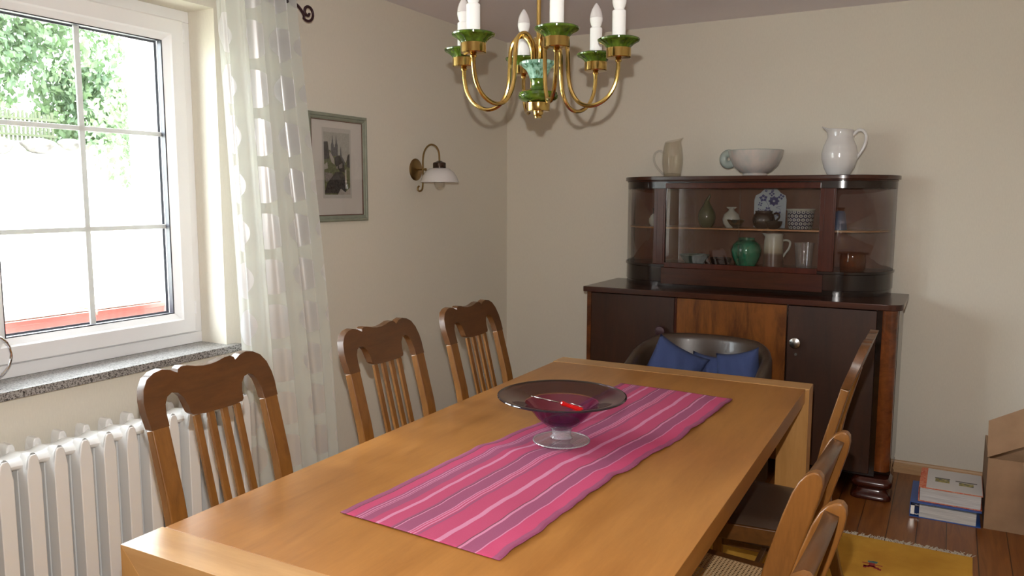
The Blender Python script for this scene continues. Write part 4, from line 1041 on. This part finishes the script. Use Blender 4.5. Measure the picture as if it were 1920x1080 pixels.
# ------------------------------------------------------------ binders
bi_ = thing('ring_binder', 'thick blue ring binder lying on the floor under the orange one', 'binder', (2.560, -.655, 0), .0, 'binders on the floor')
b = MB(); b.box(0, .292, 0, .32, 0, .003); b.box(0, .292, 0, .32, .069, .072); b.box(0, .003, 0, .32, .003, .069); b.build('cover', 'blue_binder', bi_, bevel=.001)
b = MB(); b.box(.040, .272, .004, .300, .004, .060); b.build('pages', 'pages', bi_)
b = MB()
for y in (.008,): b.tube([(.028+.02*cos(a*PI/10), y, .034+.022*sin(a*PI/10)) for a in range(20)], .0025, 8, True)
b.box(.004, .02, .002, .016, .012, .055); b.build('ring_mechanism', 'steel', bi_)
b2 = thing('ring_binder', 'orange patterned ring binder with a white cover sheet, on top of the blue one', 'binder', (2.592, -.630, .0725), -.01, 'binders on the floor')
b = MB(); b.box(0, .262, 0, .315, 0, .003); b.box(0, .262, 0, .315, .066, .069); b.box(0, .003, 0, .315, .003, .066); b.build('cover', 'orange_binder', b2, bevel=.001)
b = MB(); b.box(.006, .255, .005, .300, .0035, .0655); b.build('pages', 'pages', b2)
b = MB(); b.box(.030, .260, .008, .310, .0692, .0700); b.build('cover_sheet', 'paper', b2)
b = MB(); b.box(.065, .125, .115, .165, .0701, .0704); b.build('sheet_photo', 'photo', b2)
b = MB(); b.box(.165, .225, .105, .150, .0701, .0704); b.build('sheet_photo', 'photo', b2)
b = MB(); b.box(.063, .127, .168, .180, .0701, .0704); b.build('sheet_heading', 'ink', b2)
b = MB(); b.box(.150, .240, .158, .170, .0701, .0704); b.build('sheet_heading', 'ink', b2)

# ------------------------------------------------------------ cardboard box
bx = thing('cardboard_box', 'open brown cardboard box on the floor at the right edge', 'box', (2.862, -.643, 0), 0)
BW, BD, BH = .46, .40, .330
th = .004
b = MB(); b.box(0, BW, 0, BD, 0, th); b.box(0, BW, 0, th, th, BH); b.box(0, BW, BD-th, BD, th, BH+.0); b.box(0, th, th, BD-th, th, BH); b.box(BW-th, BW, th, BD-th, th, BH); b.build('body', 'cardboard', bx)
b = MB()
v = [(-.004, -.002, BH+.004), (.30, .02, BH+.155), (.30, .06, BH+.33), (-.008, .03, BH+.165)]
def slab(b, q, th_=.004):
    P = [Vector(p) for p in q]; nrm = (P[1]-P[0]).cross(P[2]-P[0]).normalized()*th_/2
    A = [b.bm.verts.new(p-nrm) for p in P]; B = [b.bm.verts.new(p+nrm) for p in P]
    b.face(A[::-1]); b.face(B)
    for i in range(4): b.face([A[i], A[(i+1) % 4], B[(i+1) % 4], B[i]])
slab(b, v); b.build('flap', 'cardboard', bx)
b = MB(); slab(b, [(.13, -.004, BH), (BW, -.004, BH), (BW, -.10, .05), (.17, -.09, .04)]); b.build('flap', 'cardboard', bx)
b = MB(); slab(b, [(BW+.002, .01, BH), (BW+.002, BD-.01, BH), (BW+.10, BD-.01, BH-.10), (BW+.10, .01, BH-.10)]); b.build('flap', 'cardboard', bx)

# ------------------------------------------------------------ outside the window
M['ground'] = mat('sunlit_gravel', (.62, .60, .55), .9); t = NT(M['ground'])
t.l(t.ramp(t.noise(t.coord('Object'), .9, 5, .65), [(.35, (.30, .42, .16)), (.47, (.62, .60, .52)), (.7, (.80, .78, .74))]), t.b.inputs['Base Color'])
b = MB()
def hill(u, v):
    x = -.5-14*v; y = -14+22*u
    z = -.3+2.45*min(1, max(0, (v-.08)/.41))+.05*sin(y*.8+v*9)*v+.05*sin(y*2.1+3)*v
    return Vector((x, y, z))
b.grid(hill, 60, 100); struct(b.build('floor_outside', 'ground', sharp=0))
M['leaf'] = mat('sunny_leaves', (.22, .40, .12), .6); t = NT(M['leaf'])
gi = t.new('ShaderNodeObjectInfo')
t.l(t.ramp(t.noise(t.coord('Object'), 1.6, 4, .7), [(.35, (.030, .060, .028)), (.6, (.085, .125, .060)), (.8, (.20, .21, .09))]), t.b.inputs['Base Color'])
tl = t.new('ShaderNodeBsdfTranslucent'); tl.inputs[0].default_value = (.08, .13, .05, 1)
mx = t.new('ShaderNodeMixShader'); mx.inputs[0].default_value = .35
t.l(t.b.outputs[0], mx.inputs[1]); t.l(tl.outputs[0], mx.inputs[2]); t.l(mx.outputs[0], t.out.inputs[0])
M['bark'] = mat('tree_bark', (.16, .11, .08), .9)
def tree(label, x, y, z0, blobs, nleaf, seed, sc=1.0):
    blobs = [tuple(q*sc for q in bb) for bb in blobs]
    random.seed(seed)
    r = thing('garden_tree', label, 'tree', (x, y, z0), 0, 'trees behind the window')
    b = MB(); b.tube(smoothpath([(0, 0, -1.2), (.05, .1, 1.0*sc), (0, .3, 2.0*sc), (.1, .9, 2.7*sc)], 4), [.13]*5+[.11]*4+[.07]*4, 8)
    b.tube(smoothpath([(0, .2, 1.6), (.1, -.5, 2.2), (.0, -1.3, 2.5)], 4), .06, 8)
    b.build('trunk', 'bark', r)
    b = MB()
    for k in range(nleaf):
        cx, cy, cz, rr = random.choice(blobs)
        d = Vector((random.gauss(0, 1), random.gauss(0, 1), random.gauss(0, 1))).normalized()*rr*random.random()**.4
        p = Vector((cx, cy, cz))+d
        q = Euler((random.uniform(0, 6), random.uniform(0, 6), random.uniform(0, 6))).to_matrix()
        s_ = random.uniform(.03, .08)*sc
        vs = [b.bm.verts.new(p+q @ Vector(c_)*s_) for c_ in ((-1, 0, 0), (0, -.6, 0), (1, 0, .15), (0, .6, 0))]
        b.face(vs)
    o = b.build('foliage', 'leaf', r, sharp=0); o['kind'] = 'stuff'
tree('broad green tree behind the upper left window panes', -9.5, 1.0, 1.6, [(0, .3, 2.6, 1.3), (.4, -1.2, 2.2, 1.2), (.3, 1.5, 2.4, 1.1), (-.3, -2.4, 2.5, 1.2), (.2, 0, 1.5, 1.0), (0, 2.2, 1.2, .8)], 20000, 1)
tree('thinner green tree seen through the upper middle window panes', -5.6, 2.04, 1.42, [(0, 0, 2.2, .9), (.3, 1.0, 1.4, .8), (0, -.8, 1.0, .9), (.1, .2, .4, .7)], 4600, 2, .775)
fe = thing('garden_fence', 'weathered picket fence under the green tree outside', 'fence', (-7.45, .64, 2.16))
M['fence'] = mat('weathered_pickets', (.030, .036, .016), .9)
b = MB()
for k in range(46): b.box(0, .02, -1.60+k*.052, -1.60+k*.052+.027, 0, .36+.02*sin(k*1.7))
b.build('pickets', 'fence', fe)
for zz in (.06, .26): b = MB(); b.box(.021, .04, -1.62, .80, zz, zz+.03); b.build('rail', 'fence', fe)
M['rock'] = mat('pale_garden_rock', (.085, .075, .070), .9); t = NT(M['rock'])
t.l(t.ramp(t.noise(t.coord('Object'), 6, 4), [(.4, (.05, .042, .040)), (.6, (.13, .12, .115))]), t.b.inputs['Base Color'])
random.seed(5)
for k, (y, z, r) in enumerate(((.50, 2.08, .16), (1.02, 2.10, .14), (1.42, 2.13, .11))):
    b = MB(); bmesh.ops.create_icosphere(b.bm, subdivisions=3, radius=r)
    for v in b.bm.verts:
        v.co = Vector((v.co.x, v.co.y*1.5, v.co.z*.6))*(1+.16*sin(v.co.x*23+k)*cos(v.co.y*19)+.1*sin(v.co.z*31))
    o = b.build('garden_rock', 'rock'); o.location = (-7.12, y, z)
    tag(o, ('left', 'middle', 'right')[k]+' one of three pale rocks on the bank below the picket fence', 'rock', 'rocks on the bank')
M['planter'] = mat('red_plastic_planter', (.62, .20, .16), .5)  # red lightened: the overexposed daylight look is put into the colour
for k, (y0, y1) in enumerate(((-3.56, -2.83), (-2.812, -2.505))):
    if k == 0: o = thing('flower_box', 'longer red window box outside the lower panes, left', 'flower box', (-.345, y0, .9005), 0, 'red window boxes outside')
    else: o = thing('flower_box', 'shorter red window box outside the lower panes, right', 'flower box', (-.345, y0, .9005), 0, 'red window boxes outside')
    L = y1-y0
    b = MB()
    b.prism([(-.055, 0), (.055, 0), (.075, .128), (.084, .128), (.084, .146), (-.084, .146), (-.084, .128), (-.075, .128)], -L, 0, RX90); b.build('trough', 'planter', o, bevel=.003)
    b = MB(); b.box(-.07, .07, 0.01, L-.01, .1462, .150); b.build('soil', 'bark', o)
